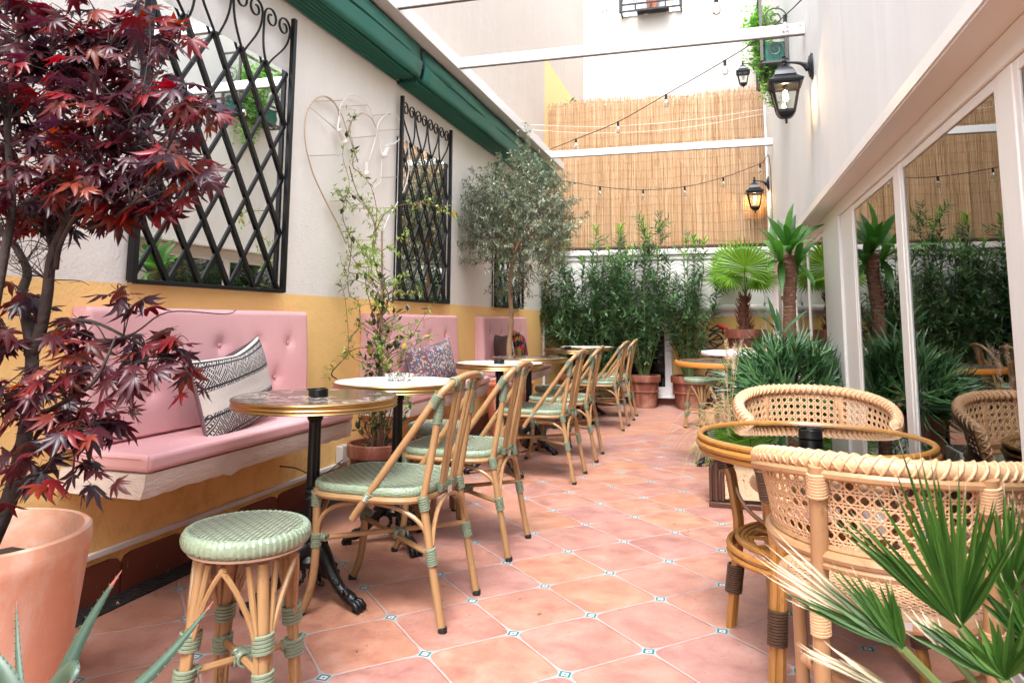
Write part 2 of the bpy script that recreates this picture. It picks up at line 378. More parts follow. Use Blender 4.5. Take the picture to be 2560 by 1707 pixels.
# back window
win = thing('window', 'white framed window low in the back wall behind the oleander pots', 'window', (-1.22, YB, 0))
mb = MB(); x0, x1, z0, z1 = -.63, .62, .12, 1.05
for b in ((x0, x0+.09, -.05, .01, z0, z1), (x1-.09, x1, -.05, .01, z0, z1), (x0+.09, x1-.09, -.05, .01, z0, z0+.1), (x0+.09, x1-.09, -.05, .01, z1-.09, z1), (-.04, .04, -.045, .01, z0+.1, z1-.09)): mb.box(*b)
mb.build('frame', M_white, win, bevel=.006)
MB().box(x0+.09, x1-.09, -.02, -.014, z0+.1, z1-.09).build('pane', simple('dark_glass', '#10140f', .06), win, smooth=None)
MB().box(x0-.04, x1+.04, -.07, -.001, z0-.035, z0-.002).build('sill', M_white, win, bevel=.004)
# far house wall behind the reeds
far = thing('house', 'pale rendered house wall rising behind the reed screen, pipe running down it', 'house', (0, YF, 0))
MB().box(-4, 5, 0, .4, 0, 7.7).build('wall', M_far, far, smooth=None)  # unseen top lowered to let more light into the courtyard
px = aty(1512, 28, YF-.03); mb = MB().tube([(px.x, -.03, 4), (px.x, -.03, px.z)], .03, 10).tube([(px.x, -.03, px.z), (px.x, -.03, px.z+.06)], .045, 10)
mb.build('downpipe', M_white, far)
MB().box(px.x+1.7, px.x+1.712, -.004, .001, 3, 6.4).box(-2.3, .6, -.006, .001, px.z-.1, px.z-.09).build('render_joint', simple('joint_grey', '#cfc4bc', .8), far, smooth=None)
# window guard on it
g0, g1 = aty(1552, 33, YF-.25), aty(1702, 20, YF-.25)
bal = thing('window_guard', 'black iron window guard holding an orange flower pot, high on the house wall', 'balcony', (g0.x, YF, g0.z)); W = g1.x-g0.x
mb = MB()
for xx in (0, W): mb.box(xx-.025, xx+.025, -.27, -.23, 0, .9)
for zz in (0, .12, .9): mb.box(.026, W-.026, -.262, -.238, zz, zz+.025)
for zz in (0, .9):
    for xx in (0, W): mb.box(xx-.012, xx+.012, -.229, -.001, zz, zz+.025)
for i in range(1, 4): mb.box(W*i/4-.012, W*i/4+.012, -.265, -.236, .026, .119)
mb.build('frame', M_blk, bal, smooth=None)
mb = MB()
for i in range(4):
    cx = W*(i+.5)/4
    for s in (-1, 1):
        mb.tube([(cx+s*(.04+.025*k/3)*cos(k*.6), -.25, .25+.05*sin(k*.6)+k*.012) for k in range(14)], .006, 5)
        mb.tube(bez((cx-s*.11, -.25, .16), (cx-s*.02, -.25, .4), (cx+s*.08, -.25, .5), (cx+s*.1, -.25, .88), 10), .006, 5)
mb.build('scrollwork', M_blk, bal)
MB().box(W*.26, W*.8, -.23, -.02, .03, .045).build('tray', M_blkp, bal, smooth=None)
wf = thing('upper_window', 'white window behind the iron guard high on the house wall', 'window', (g0.x, YF-.001, g0.z))
MB().box(.02, W-.02, -.015, 0, .02, 1.6).build('pane', simple('grey_pane', '#a9adb0', .2), wf, smooth=None)
MB().box(.02, .1, -.03, -.016, .02, 1.6).box(W-.1, W-.02, -.03, -.016, .02, 1.6).box(.36*W, .44*W, -.03, -.016, .02, 1.6).box(W*.75, W*.84, -.03, -.016, .02, 1.6).build('frame', M_white, wf, smooth=None)
fp = thing('flower_pot', 'orange clay flower pot standing in the high iron window guard', 'pot', (g0.x+W*.52, YF-.13, g0.z+.046))
MB().lathe([(.07, 0), (.11, .22), (.125, .22), (.125, .28), (.11, .28), (.1, .24), (1e-6, .24)], 20).build('pot_body', M_terraor, fp)
# ------------------------------------------------------------------ reed screen
t = NT('reeds'); x, y, z = t.sep(t.co()); r = t.rnd()
n = t.noise(1, 4, .6, v=t.map(t.co(), (60, 60, 5)))
c = t.ramp(r, [(0, '#77583a'), (.09, '#a17f59'), (.5, '#b5926d'), (.85, '#c1a27f'), (1, '#ceb394')])
c = t.hsv(c, v=t.m('MULTIPLY_ADD', n, .5, .75)); t.set('Base Color', c).set('Roughness', .5); M_reed = t.mat
rs = thing('reed_screen', 'tall golden reed screen standing on top of the back wall', 'fence', (0, YB+.02, 0))
mb = MB(); x = XL+.01; X1 = .575; rr = random.Random(3)
while x < X1:
    top = 3.93+rr.uniform(-.035, .05)+.02*sin(x*3); rad = rr.uniform(.0026, .0046)
    lay = rr.choice((0, .007)); z0 = 1.975
    while z0 < top-.02:        # reeds are short canes laid end over end
        z1 = min(z0+rr.uniform(.4, 1.4), top)
        a, b = rr.uniform(-.004, .004), rr.uniform(-.004, .004)
        mb.tube([(x+a, lay+rr.uniform(-.002, .002), z0), (x+(a+b)/2+rr.uniform(-.002, .002), lay, (z0+z1)/2), (x+b, lay+rr.uniform(-.002, .002), z1)], rad, 5, caps=False)
        z0 = z1-rr.uniform(.0, .05)
    x += rad*1.45
mb.build('reeds', M_reed, rs)
MB().box(XL+.011, X1, .016, .018, 1.98, 3.88).build('backing_mat', simple('reed_backing', '#8f6435', .9), rs, smooth=None)
mb = MB()
for k in range(17):
    zz = 2.03+k*.118; pts = [(XL+.01+i*.0557, -.0065+rr.uniform(-.001, .001), zz+.012*sin(i*.4+k)+rr.uniform(-.003, .003)) for i in range(51)]
    mb.tube(pts, .0011, 4)
mb.build('binding_wire', simple('rusty_wire', '#6f563c', .6, .3), rs)
MB().box(.576, .599, -.06, .02, 1.94, 3.7).build('edge_post', M_white, rs, smooth=None)
# ------------------------------------------------------------------ glass front on the right
gl = thing('shopfront', 'cream framed lintel and posts holding the glass doors under the right wall', 'window front', (XG, 0, 0))
mb = MB().box(-.02, .2, -2.5, YB-.06, 1.665, 1.745); mb.build('lintel', M_frame, gl, bevel=.004)
MB().box(-.118, .16, -2.5, YB-.06, 1.747, 1.758).build('soffit_board', M_frame, gl, smooth=None)
MB().box(-.02, .15, -2.5, YB-.06, 0, .09).build('bottom_rail', M_frame, gl, bevel=.004)
posts = [(-.2, 0), (1.985, 2.085), (3.165, 3.255), (4.27, 4.65), (6.45, 6.49), (7.58, 7.63)]
for a, b in posts:
    mb = MB().box(-.014, .12, a, b, .091, 1.664)
    mb.build('post', M_frame, gl, bevel=.006)
MB().box(-.03, .15, 4.651, 5.34, .091, 1.664).build('solid_panel', simple('pale_panel', '#d3d2cb', .35, var=.03), gl, bevel=.004)
MB().box(-.06, .15, 8.6, YB-.061, .091, 1.664).build('solid_panel', simple('pale_panel_end', '#d8d4cc', .4, var=.03), gl, bevel=.004)
panes = [(0, 1.985, 'nearest the camera, at the right edge'), (2.085, 3.165, 'right beside the round glass table'), (3.255, 4.27, 'between the near door and the solid pale panel'), (5.341, 6.45, 'just past the solid pale panel'), (6.49, 7.58, 'beyond the yucca'), (7.63, 8.6, 'farthest, beside the palm')]
for a, b, s in panes:
    d = thing('glass_door', 'tall reflecting glass pane, the one '+s, 'glass door', (XG, (a+b)/2, 0), 0, 'glass doors along the right side'); h = (b-a)/2
    MB().box(-.005, .001, -h+.035, h-.035, .125, 1.63).build('pane', M_pane, d, smooth=None)
    mb = MB()
    for q in ((-h+.001, -h+.034), (h-.034, h-.001)): mb.box(-.011, .05, q[0], q[1], .092, 1.663)
    mb.box(-.011, .05, -h+.035, h-.035, .092, .124).box(-.011, .05, -h+.035, h-.035, 1.631, 1.663)
    mb.build('sash', M_frame, d, bevel=.003)
bl = thing('reflection_band', 'taupe band added behind the glass in place of the reflected lintel', 'reflection_band', (XG+.075, 2.6, 1.585))  # added band imitates the lintel's reflection in the panes
MB().tube([(0, -2.5, 0), (0, 1.55, 0)], .05, 12).box(-.04, -.03, -2.5, 1.55, -.08, 0).build('roll', simple('taupe_band', '#85786d', .8), bl)
# room behind the glass
mb = MB()
for b in ((3.2, 3.3, -2.5, 9, 0, 2.4), (XR+.31, 3.2, 9, 9.1, 0, 2.4), (XR+.31, 3.2, -2.6, -2.5, 0, 2.4), (XR+.31, 3.3, -2.6, 9.1, 2.0, 2.1)): mb.box(*b)
struct(mb.build('room_interior', M_dark, smooth=None))
t = NT('wood_parquet'); v = t.sep(t.co()); a = t.m('ADD', v[0], v[1]); s = t.m('FRACT', t.m('MULTIPLY', a, 9))
t.set('Base Color', t.mix(t.m('GREATER_THAN', s, .93), t.mix(t.noise(12), '#5b3a25', '#75503a'), '#1c110b')).set('Roughness', .4)
struct(MB().box(XG+.2, 3.2, -2.5, 9, .004, .02).build('room_floor', t.mat, smooth=None))
cl = thing('pendant_lamp', 'dim orange pendant lamp glowing inside the dark room', 'lamp', (2.3, 4.4, 1.1))
MB().ball((0, 0, 0), .07, 16).build('lamp_shade', emis('orange_glow', (1, .22, .05, 1), 1.2), cl)
MB().tube([(0, 0, .07), (0, 0, .9)], .005, 6).build('cord', M_blk, cl)
# ------------------------------------------------------------------ skirting, cable duct
sk = MB(); y = -2.; L = .33
while y < YB-.4:
    pts = [(y+.004, .002), (y+L-.004, .002), (y+L-.004, .11), (y+L-.02, .132), (y+L-.05, .139), (y+.05, .139), (y+.02, .132), (y+.004, .11)]
    n = len(pts); sk.add([(XL+.012, a, b) for a, b in pts]+[(XL+.0005, a, b) for a, b in pts], [tuple(range(n))]+[(i, i+n, (i+1) % n+n, (i+1) % n) for i in range(n)]); y += L
t = NT('dark_skirting_tile'); n = t.noise(6, 5); c = t.hsv(t.mix(n, '#5d2c20', '#7a3d2b'), v=t.m('MULTIPLY_ADD', t.rnd(), .3, .85))
sp = t.noise(20, 2, v=t.map(t.co(), (1, 6, 1.2))); c = t.mix(t.m('MULTIPLY', t.m('SUBTRACT', sp, .72), 20, clamp=True), c, '#b59a8c')
t.set('Base Color', c).set('Roughness', .45); sk.build('skirting_tiles', t.mat, lw, smooth=None)
MB().box(XL+.0005, XL+.02, -2, 3.95, .163, .185).build('cable_duct', M_metalw, lw, bevel=.003)
MB().box(XL+.0005, XL+.03, 8.95, 9.06, 0, 1.0).build('corner_trim', M_metalw, lw, smooth=None)
sb = thing('socket_box', 'grey outdoor socket box with a black plug on the yellow wall', 'socket', (XL, 3.9, .235))
MB().box(.001, .05, -.045, .045, -.05, .05).build('box_body', simple('grey_plastic', '#b1aaa2', .5), sb, bevel=.006)
MB().box(.02, .085, .0455, .10, -.035, .03).build('plug', M_blkp, sb, bevel=.008)
mb = MB().tube(spline([(XL+.06, 3.97, .2), (XL+.08, 3.95, .1), (XL+.05, 3.9, .17)]), .004, 6)
mb.tube(spline([atx(855, 1150, -2.14), atx(800, 1190, -2.1), atx(740, 1170, -2.12), atx(700, 1165, -2.15)], 8), .0035, 6)
mb.tube(spline([atx(945, 1115, -2.0), atx(900, 1165, -2.05), atx(830, 1195, -2.1), atx(775, 1180, -2.15)], 8), .0035, 6)
tag(mb.build('power_cord', simple('brown_cord', '#4a352b', .6), smooth=180), 'thin brown cords trailing from the socket box on the yellow wall', 'cord')
# ------------------------------------------------------------------ awning and pergola
def awning_seg(name, label, y0, y1, dz):
    o = thing(name, label, 'awning', (0, 0, 0), 0, 'folded green awnings along the left wall')
    NY = max(6, int((y1-y0)*7)); rr = random.Random(int(y1*10))
    prof = []; n = 6; p0 = XL+.006; pitch = .026
    for k in range(n):                    # hanging folds
        x = p0+k*pitch
        for j in range(7):
            a = pi*j/6; prof.append((x+pitch*.42-.5*pitch*.66*cos(a), 2.73-.018*sin(a)-(.01 if 0 < j < 6 else 0)+k*.002, 0))
        prof += [(x+pitch*.78, 2.80, 0), (x+pitch*.90, 2.84, 0), (x+pitch*.97, 2.80, 0)]
    xo = p0+n*pitch
    for j in range(9):
        a = pi*j/8; prof.append((xo+.024-.022*cos(a), 2.765-.052*sin(a), 1))
    prof += [(xo+.052, 2.80, 1), (xo+.054, 2.815, 1), (xo+.044, 2.822, 1.6), (xo+.056, 2.828, 2), (xo+.060, 2.86, 2.6), (xo+.052, 2.90, 2.6), (xo+.04, 2.935, 0)]
    vs = []; fs = []; P = len(prof)
    for i in range(NY+1):
        y = y0+(y1-y0)*i/NY
        for (x, z, wv) in prof:
            s = .006*sin(y*3.1+1.3*wv)+.004*sin(y*8.3+wv*2) if wv else .001*sin(y*5)
            if wv > 1.5: s += .008*sin(y*4.7+wv)
            vs.append((x+s, y, z+dz+.004*sin(y*2.2+x*30)))
    for i in range(NY):
        for k in range(P-1): fs.append((i*P+k, i*P+k+1, (i+1)*P+k+1, (i+1)*P+k))
    mb = MB().add(vs, fs); c = mb.build('canvas', M_green, o, smooth=50)
    md = c.modifiers.new('thick', 'SOLIDIFY'); md.thickness = .003
    for yy in (y0, y1):                  # stitched hem at the ends
        e = MB().tube([(x, yy, z+dz) for x, z, wv in prof[::2]], .0028, 4); e.build('hem', M_greend, o)
    seam = MB()
    seam.tube([(prof[-4][0]+.006*sin((y0+(y1-y0)*i/NY)*3.1+2.6)+.004*sin((y0+(y1-y0)*i/NY)*8.3+4)+.008*sin((y0+(y1-y0)*i/NY)*4.7+2)+.003, y0+(y1-y0)*i/NY, 2.828+dz+.004*sin((y0+(y1-y0)*i/NY)*2.2)) for i in range(NY+1)], .0012, 4)
    seam.build('stitching', simple('pale_thread_'+name, '#6f9a86', .8), o)
    return o
awning_seg('awning', 'folded dark green canvas awning, the near length over the first mirror', -1.0, 4.49, .012)
awning_seg('awning', 'folded dark green canvas awning, the far length ending by the reed screen', 4.54, 8.85, 0)
rail = MB().box(-2.0, -1.9, -1, 8.9, 2.955, 3.05).box(XL+.001, -2.001, -1, 8.9, 3.03, 3.05)
tag(rail.build('pergola_rail', M_metalw, bevel=.004), 'white metal rail running above the green awnings', 'rail')
for y, lab in ((2.75, 'white pergola crossbeam nearest overhead, above the first mirror'), (3.92, 'white pergola crossbeam cut by the top edge of the photo'), (5.03, 'white pergola crossbeam passing in front of the balcony planter'), (8.22, 'white pergola crossbeam in front of the reed screen')):
    o = thing('pergola_beam', lab, 'beam', (0, y, 2.98), 0, 'white pergola crossbeams')
    MB().box(-1.899, XR-.002, -.014, .014, -.012, .066).build('beam_body', M_metalw, o, bevel=.004)
    MB().box(-1.899, XR-.003, -.0145, .0145, -.018, -.0125).build('bottom_strip', simple('beam_strip_grey', '#6d6660', .6), o, smooth=None)  # thin dark grey strip along the bottom of the beam
    mb = MB()
    for xx in (.49, .57): mb.tube([(xx, -.0145, .045), (xx, -.02, .045)], .006, 8)
    mb.build('bolts', simple('bolt_steel', '#8d8a88', .4, .7), o)
# ------------------------------------------------------------------ mirrors with trellis
def spiral(mb, c, r0, turns, a0, sgn, r=.0045, dz=0):
    pts = []
    for i in range(int(14*turns)):
        a = a0+sgn*2*pi*i/14; q = r0*(1-i/(14*turns)*.78); pts.append((c[0], c[1]+q*cos(a), c[2]+q*sin(a)))
    mb.tube(pts, r, 5); return pts[0]
def trellis(y0, y1, label, mlabel):
    zb, zm, zt = 1.157, 2.325, 2.62; W = y1-y0; cy = (y0+y1)/2
    m = thing('mirror', mlabel, 'mirror', (XL, cy, 0), 0, 'mirrors on the left wall')
    MB().box(.012, .0205, -W/2+.012, W/2-.012, zb+.012, zm).build('mirror_glass', M_mirror, m, smooth=None)
    MB().box(.001, .0115, -W/2+.01, W/2-.01, zb+.01, zm+.002).build('backing', M_blkp, m, smooth=None)
    t = thing('trellis', label, 'trellis', (XL, cy, 0), 0, 'black iron trellises in front of the mirrors')
    for s in (-1, 1):
        MB().box(.03, .055, s*W/2-.013, s*W/2+.013, zb, zt).build('post', M_blk, t, bevel=.002)
    MB().box(.028, .06, -W/2+.0135, W/2-.0135, zb-.004, zb+.014).build('bottom_bar', M_blk, t, bevel=.002)
    N = 5; dw = (W-.03)/N; dh = (zm-zb-.02)/4; h = -W/2+.015; mb = MB()
    zl = zb+.012; zh = zl+4*dh
    def seg(a, b, x):
        d = V((0, b[0]-a[0], b[1]-a[1])); n = V((0, -d.z, d.y)).normalized()*.0095
        a = V((0, *a)); b = V((0, *b)); vs = []
        for xx in (x, x+.0048):
            for p in (a-n, a+n, b+n, b-n): vs.append((xx, p.y, p.z))
        mb.add(vs, [(0, 1, 2, 3), (7, 6, 5, 4), (0, 4, 5, 1), (1, 5, 6, 2), (2, 6, 7, 3), (3, 7, 4, 0)])
    def clip(ya, za, yb, zb_):
        lo, hi = h, h+N*dw; pts = []
        t0, t1 = 0., 1.; dy = yb-ya
        for e, sgn in ((lo, 1), (hi, -1)):
            q = (e-ya)/dy
            if (dy > 0) == (sgn > 0): t0 = max(t0, q)
            else: t1 = min(t1, q)
        if t0 < t1-1e-6: return (ya+dy*t0, za+(zb_-za)*t0), (ya+dy*t1, za+(zb_-za)*t1)
    H = zh-zl; run = H/dh*dw
    for k in range(-5, N+5):
        for s in (1, -1):
            c = clip(h+k*dw, zl, h+k*dw+s*run, zh)
            if c: seg(c[0], c[1], .0215 if s > 0 else .0265)
    mb.build('lattice', M_blk, t, smooth=None)
    for k in range(1, N):
        sc = MB(); yj = h+k*dw; dw2 = dw*N/(N-1.); yc = h+(k-.5)*dw2; zc = zt-.075; X = .034
        for s in (-1, 1):
            # stem from the lattice node up, over and into a spiral
            st = V((X, yj, zh-.03)); tp = V((X, yc+s*dw2*.47, zc+.0))
            pts = bez(st, (X, yj+s*dw2*.22, zh+.06), (X, yc+s*dw2*.47, zh+.11), tp, 8)
            n = 20; r0 = dw2*.235
            for i in range(n):
                a = (0 if s > 0 else pi)+s*2*pi*i/15; q = r0*(1-.72*i/n)
                pts.append(V((X, tp.y-s*r0+q*cos(a), zc+q*1.0*sin(a) if s > 0 else zc+q*abs(1)*sin(a)*1)))
            sc.tube(pts, .0066, 6, sq=.7)
        sc.build('scroll', M_blk, t)
    return t
trellis(2.215, 3.195, 'large black iron diamond trellis nearest the camera, partly behind the red maple', 'tall mirror behind the nearest black trellis')
trellis(4.56, 5.525, 'middle black iron diamond trellis, between the wire heart and the olive tree', 'mirror behind the middle trellis, showing leaves')
trellis(6.81, 7.83, 'farthest black iron diamond trellis, low behind the olive trunk', 'mirror behind the farthest trellis, mostly hidden by the olive tree')
# ------------------------------------------------------------------ wire hearts
def c2(x, y): return atx(700+x*.5485, y*.5485, XL+.03)
hf = thing('wire_heart', 'big white wire double heart lamp frame on the wall above the climbing plant', 'wall decoration')
H0 = V((0, 0, 0))
def wire(ptsl, r, name='wire', mat=M_wire, closed=False, k=6):
    return MB().tube(spline([c2(*q) for q in ptsl], k, closed), r, 6, closed=closed).build(name, mat, hf, smooth=180)
M_wired = simple('aged_wire', '#b59d84', .6)
wire([(272, 610), (268, 520), (245, 465), (205, 440), (160, 455), (125, 510), (112, 590), (120, 680), (150, 790), (190, 880), (235, 970), (270, 1035), (300, 1110)], .0042, 'left_outline', M_wired)
wire([(205, 440), (250, 475), (285, 535), (308, 610), (318, 630)], .0032, 'inner_wire', M_wired)
wire([(262, 600), (268, 540), (280, 475), (328, 430), (388, 462), (422, 525), (440, 600), (446, 625)], .0036, 'right_outline')
wire([(446, 615), (450, 560), (500, 515), (548, 548), (575, 610), (588, 700), (580, 820), (540, 915), (500, 980), (470, 1050)], .0042, 'far_outline')
wire([(318, 630), (310, 600), (330, 550), (378, 520), (420, 545), (442, 600)], .0032, 'small_heart', M_wired)
wire([(312, 610), (355, 740)], .004, 'small_heart', M_wired, k=2); wire([(442, 610), (402, 745)], .004, 'small_heart', k=2)
wire([(446, 620), (462, 690), (468, 720)], .005, 'inner_wire')
for a, b in (((155, 463), (285, 458)), ((283, 487), (397, 480)), ((316, 630), (437, 620)), ((130, 711), (258, 707)), ((447, 596), (562, 590)), ((140, 492), (255, 590)), ((225, 918), (330, 912)), ((420, 527), (505, 520)), ((455, 810), (580, 806)), ((330, 950), (510, 948)), ((345, 1095), (480, 1095))):
    wire([a, b], .0024, 'crossbar', M_wired, k=2)
wire([(480, 668), (505, 660), (520, 655), (565, 620)], .005, 'cable')
wire([(262, 590), (270, 540), (272, 500)], .006, 'cable')
wire([(465, 720), (462, 780), (455, 830), (420, 860)], .003, 'cable')
for (x, y, dx, dy) in ((258, 592, 18, 45), (380, 742, 0, 40), (480, 680, -14, 22)):
    a, b = c2(x, y)+V((.02, 0, 0)), c2(x+dx, y+dy)+V((.02, 0, 0)); d = (b-a).normalized()
    s = MB().tube([a, b], .016, 12).build('bulb_socket', simple('bulb_socket_white', '#d8cfc6', .5), hf)
    q = MB().ball(b+d*.014, .020, 14).build('bulb', simple('opal_bulb', '#eee6da', .2), hf)
# ------------------------------------------------------------------ benches
def plaster_bench(y0, y1, lab, btn, grp='pink upholstered wall benches'):
    c = (y0+y1)/2; hw = (y1-y0)/2; xf = .36
    b = thing('wall_bench', lab, 'bench', (XL, c, 0), 0, grp)
    # slab with irregular rough edge
    nx = 3; ny = 40; mb = MB(); vs = []; rr = random.Random(int(y0*100))
    ring = []
    for i in range(ny+1): ring.append((xf, -hw+2*hw*i/ny))
    top = [(x, y, .508) for x, y in ring]; bot = [(x-.012+rr.uniform(-.004, .004), y, .43+rr.uniform(-.004, .004)-(.012 if abs(y+hw*.35) < .025 else 0)) for x, y in ring]
    mid = [(x+rr.uniform(-.003, .003), y, .468) for x, y in ring]
    vs = top+mid+bot+[(.001, y, .508) for x, y in ring]+[(.001, y, .43) for x, y in ring]; n = ny+1
    fs = []
    for i in range(ny):
        fs += [(i, i+n, i+1+n, i+1), (i+n, i+2*n, i+1+2*n, i+1+n), (i, i+1, i+1+3*n, i+3*n), (i+2*n, i+4*n, i+1+4*n, i+1+2*n)]
    fs += [(0, 3*n, 4*n, 2*n, n), (ny, ny+n, ny+2*n, ny+4*n, ny+3*n)]
    mb.add(vs, fs); mb.build('slab', M_slab, b, smooth=30)
    cu = MB().box(.05, xf+.012, -hw, hw, .512, .572); o = cu.build('seat_cushion', M_pink, b, smooth=60)
    bv = o.modifiers.new('b', 'BEVEL'); bv.width = .018; bv.segments = 5; bv.limit_method = 'NONE'
    MB().tube([(.08, -hw-.001, .557), (xf-.02, -hw-.0015, .557)], .0018, 5).tube([(xf+.004, -hw+.004, .52), (xf+.004, -hw+.004, .567)], .0016, 5).build('piping', M_pinkd, o)
    # backrest: dense front face with button dimples
    z0, z1 = .575, 1.062; T = .098; Nz = 44; Ny = int(hw*2/.0125); vs = []; R = .016
    btns = [(yy, zz) for yy, zz in btn]
    for j in range(Nz+1):
        for i in range(Ny+1):
            y = -hw+2*hw*i/Ny; z = z0+(z1-z0)*j/Nz; x = T-.02*(j/Nz)
            ed = min(y+hw, hw-y, z-z0, z1-z)
            if ed < R: x -= R*(1-math.sqrt(max(0, 1-(1-ed/R)**2)))
            x += .004*sin(pi*j/Nz)
            for by, bz in btns:
                d2 = ((y-by)**2+((z-bz)*1.0)**2)
                if d2 < .012: 
                    d = math.sqrt(d2); x -= .024*math.exp(-(d/.030)**1.2)*(1+.12*cos(6*math.atan2(z-bz, y-by)))+.003*math.exp(-abs(z-bz-.0)/.006)*math.exp(-d/.04)*0
            vs.append((x, y, z))
    n = Ny+1; fs = [(j*n+i, j*n+i+1, (j+1)*n+i+1, (j+1)*n+i) for j in range(Nz) for i in range(Ny)]
    per = [i for i in range(Ny+1)]+[j*n+Ny for j in range(1, Nz+1)]+[Nz*n+i for i in range(Ny-1, -1, -1)]+[j*n for j in range(Nz-1, 0, -1)]
    k = len(vs); vs += [(.001, vs[i][1], vs[i][2]) for i in per]
    for a in range(len(per)): fs.append((per[(a+1) % len(per)], per[a], k+a, k+(a+1) % len(per)))
    o = MB().add(vs, fs).build('backrest', M_pink, b, smooth=50)
    for by, bz in btns:
        x = T-.02*((bz-z0)/(z1-z0))-.014
        MB().lathe([(1e-6, .006), (.006, .0055), (.010, .003), (.011, -.002), (.009, -.006)], 12).build('button', M_pinkd, o).matrix_local = Matrix.Translation((x+.003, by, bz)) @ Matrix.Rotation(pi/2, 4, 'Y')
    return b
t = NT('rough_white_plaster'); n = t.noise(6, 6, .7); g = t.noise(14, 5, .7, v=t.map(t.co(), (1, 1, 2)))
c = t.mix(n, '#d3c3b6', '#e2d5ca'); c = t.mix(t.m('MULTIPLY', t.m('SUBTRACT', g, .68), 9, clamp=True), c, '#6b4d3a'); t.set('Base Color', c).set('Roughness', .6)
t.bump(t.noise(30, 6, .7, v=t.map(t.co(), (1, .5, 2))), .7, .012); M_slab = t.mat
row = lambda ys, z: [(y, z) for y in ys]
plaster_bench(2.0, 3.385, 'long pink button-back bench nearest the camera, under the large trellis', row([-.55, -.27, 0, .27, .52], .905)+row([-.4, -.13, .14, .41], .74))
plaster_bench(4.12, 5.655, 'middle pink button-back bench behind the climbing plant and the white table', row([-.5, -.17, .17, .5], .9)+row([-.33, 0, .33], .74))
plaster_bench(6.33, 7.87, 'farthest pink button-back bench, past the olive tree', row([-.55, -.2, .15, .5], .9)+row([-.37, 0, .33], .74))
# ------------------------------------------------------------------ pillows
def pillow(name, label, loc, w, h, rot, mat, th=.11, slump=.0, matb=None):
    N = 26; vs = []; uv = []
    def P(u, v, s):
        a, b = abs(2*u-1), abs(2*v-1)
        pin = 1-.07*(sin(pi*u) if True else 0)*0
        x = (u-.5)*w*(1-.06*(1-b*b)*(1 if a > .0 else 0)*0); y = (v-.5)*h
        # edges pull in between the corners
        x *= 1-.07*(1-b**2.2)*a; y *= 1-.09*(1-a**2.2)*b
        t_ = (max(0, (1-a**2.6))*max(0, (1-b**2.6)))**.55*th/2
        wr = .004*sin(u*17+v*5)*t_/th*2+slump*sin(pi*u)*b*(1 if v > .5 else 0)
        return (x, s*(t_+wr), y-slump*(1-a)*(v > .5)*b*b)
    for s in (-1, 1):
        for j in range(N+1):
            for i in range(N+1): vs.append(P(i/N, j/N, s)); uv.append((i/N, j/N))
    n = N+1; fs = []; mi = []
    for j in range(N):
        for i in range(N):
            q = (j*n+i, j*n+i+1, (j+1)*n+i+1, (j+1)*n+i); fs.append(q); fs.append(tuple(n*n+k for k in q[::-1]))
    mb = MB(); 
    mb.add(vs[:n*n], fs[0::2], 0, uv[:n*n]); mb.add(vs[n*n:], [tuple(k-n*n for k in f) for f in fs[1::2]], 1, uv[n*n:])
    o = thing(name, label, 'cushion', loc, 0, None); o.rotation_euler = rot
    mb.build('cover', [mat, matb or mat], o, smooth=180)
    mbp = MB(); e = [vs[i] for i in list(range(n))+[j*n+N for j in range(1, n)]+[N*n+i for i in range(N-1, -1, -1)]+[j*n for j in range(N-1, 0, -1)]]
    mbp.tube([(p[0], 0, p[2]) for p in e], .0035, 5, closed=True); mbp.build('piping', matb or mat, o); return o
t = NT('black_white_weave'); uvn = t.n('ShaderNodeUVMap').outputs[0]; u, v, _ = t.sep(uvn)
st = t.m('SUBTRACT', v, .5); av = t.m('ABSOLUTE', st)
def tri(q, f, ph=0): return t.m('ABSOLUTE', t.m('SUBTRACT', t.m('FRACT', t.m('MULTIPLY_ADD', q, f, ph)), .5))
zz = t.m('ADD', v, t.m('MULTIPLY', tri(u, 6), .22)); lines = t.m('GREATER_THAN', t.m('FRACT', t.m('MULTIPLY', zz, 12)), .36)
fine = t.m('GREATER_THAN', t.m('FRACT', t.m('ADD', t.m('MULTIPLY', u, 46), t.m('MULTIPLY', v, 18))), .42)
fine2 = t.m('GREATER_THAN', t.m('FRACT', t.m('SUBTRACT', t.m('MULTIPLY', u, 46), t.m('MULTIPLY', v, 30))), .35)
pat = t.m('MAXIMUM', t.m('MULTIPLY', lines, fine2), t.m('MULTIPLY', t.m('SUBTRACT', 1., lines), t.m('SUBTRACT', 1., fine)))
pat = t.m('MULTIPLY', pat, t.m('GREATER_THAN', av, .115))
for pos in (.155, .40, .46): pat = t.m('MAXIMUM', pat, t.m('LESS_THAN', t.m('ABSOLUTE', t.m('SUBTRACT', av, pos)), .012))
pat = t.m('MULTIPLY', pat, t.m('LESS_THAN', av, .475))
t.set('Base Color', t.mix(pat, t.mix(t.noise(60, 3), '#b5aca4', '#c6bdb4'), '#26252a')).set('Roughness', .9)
t.bump(t.m('ADD', t.noise(160, 2), t.m('MULTIPLY', fine, .6)), .5, .004); M_p1 = t.mat
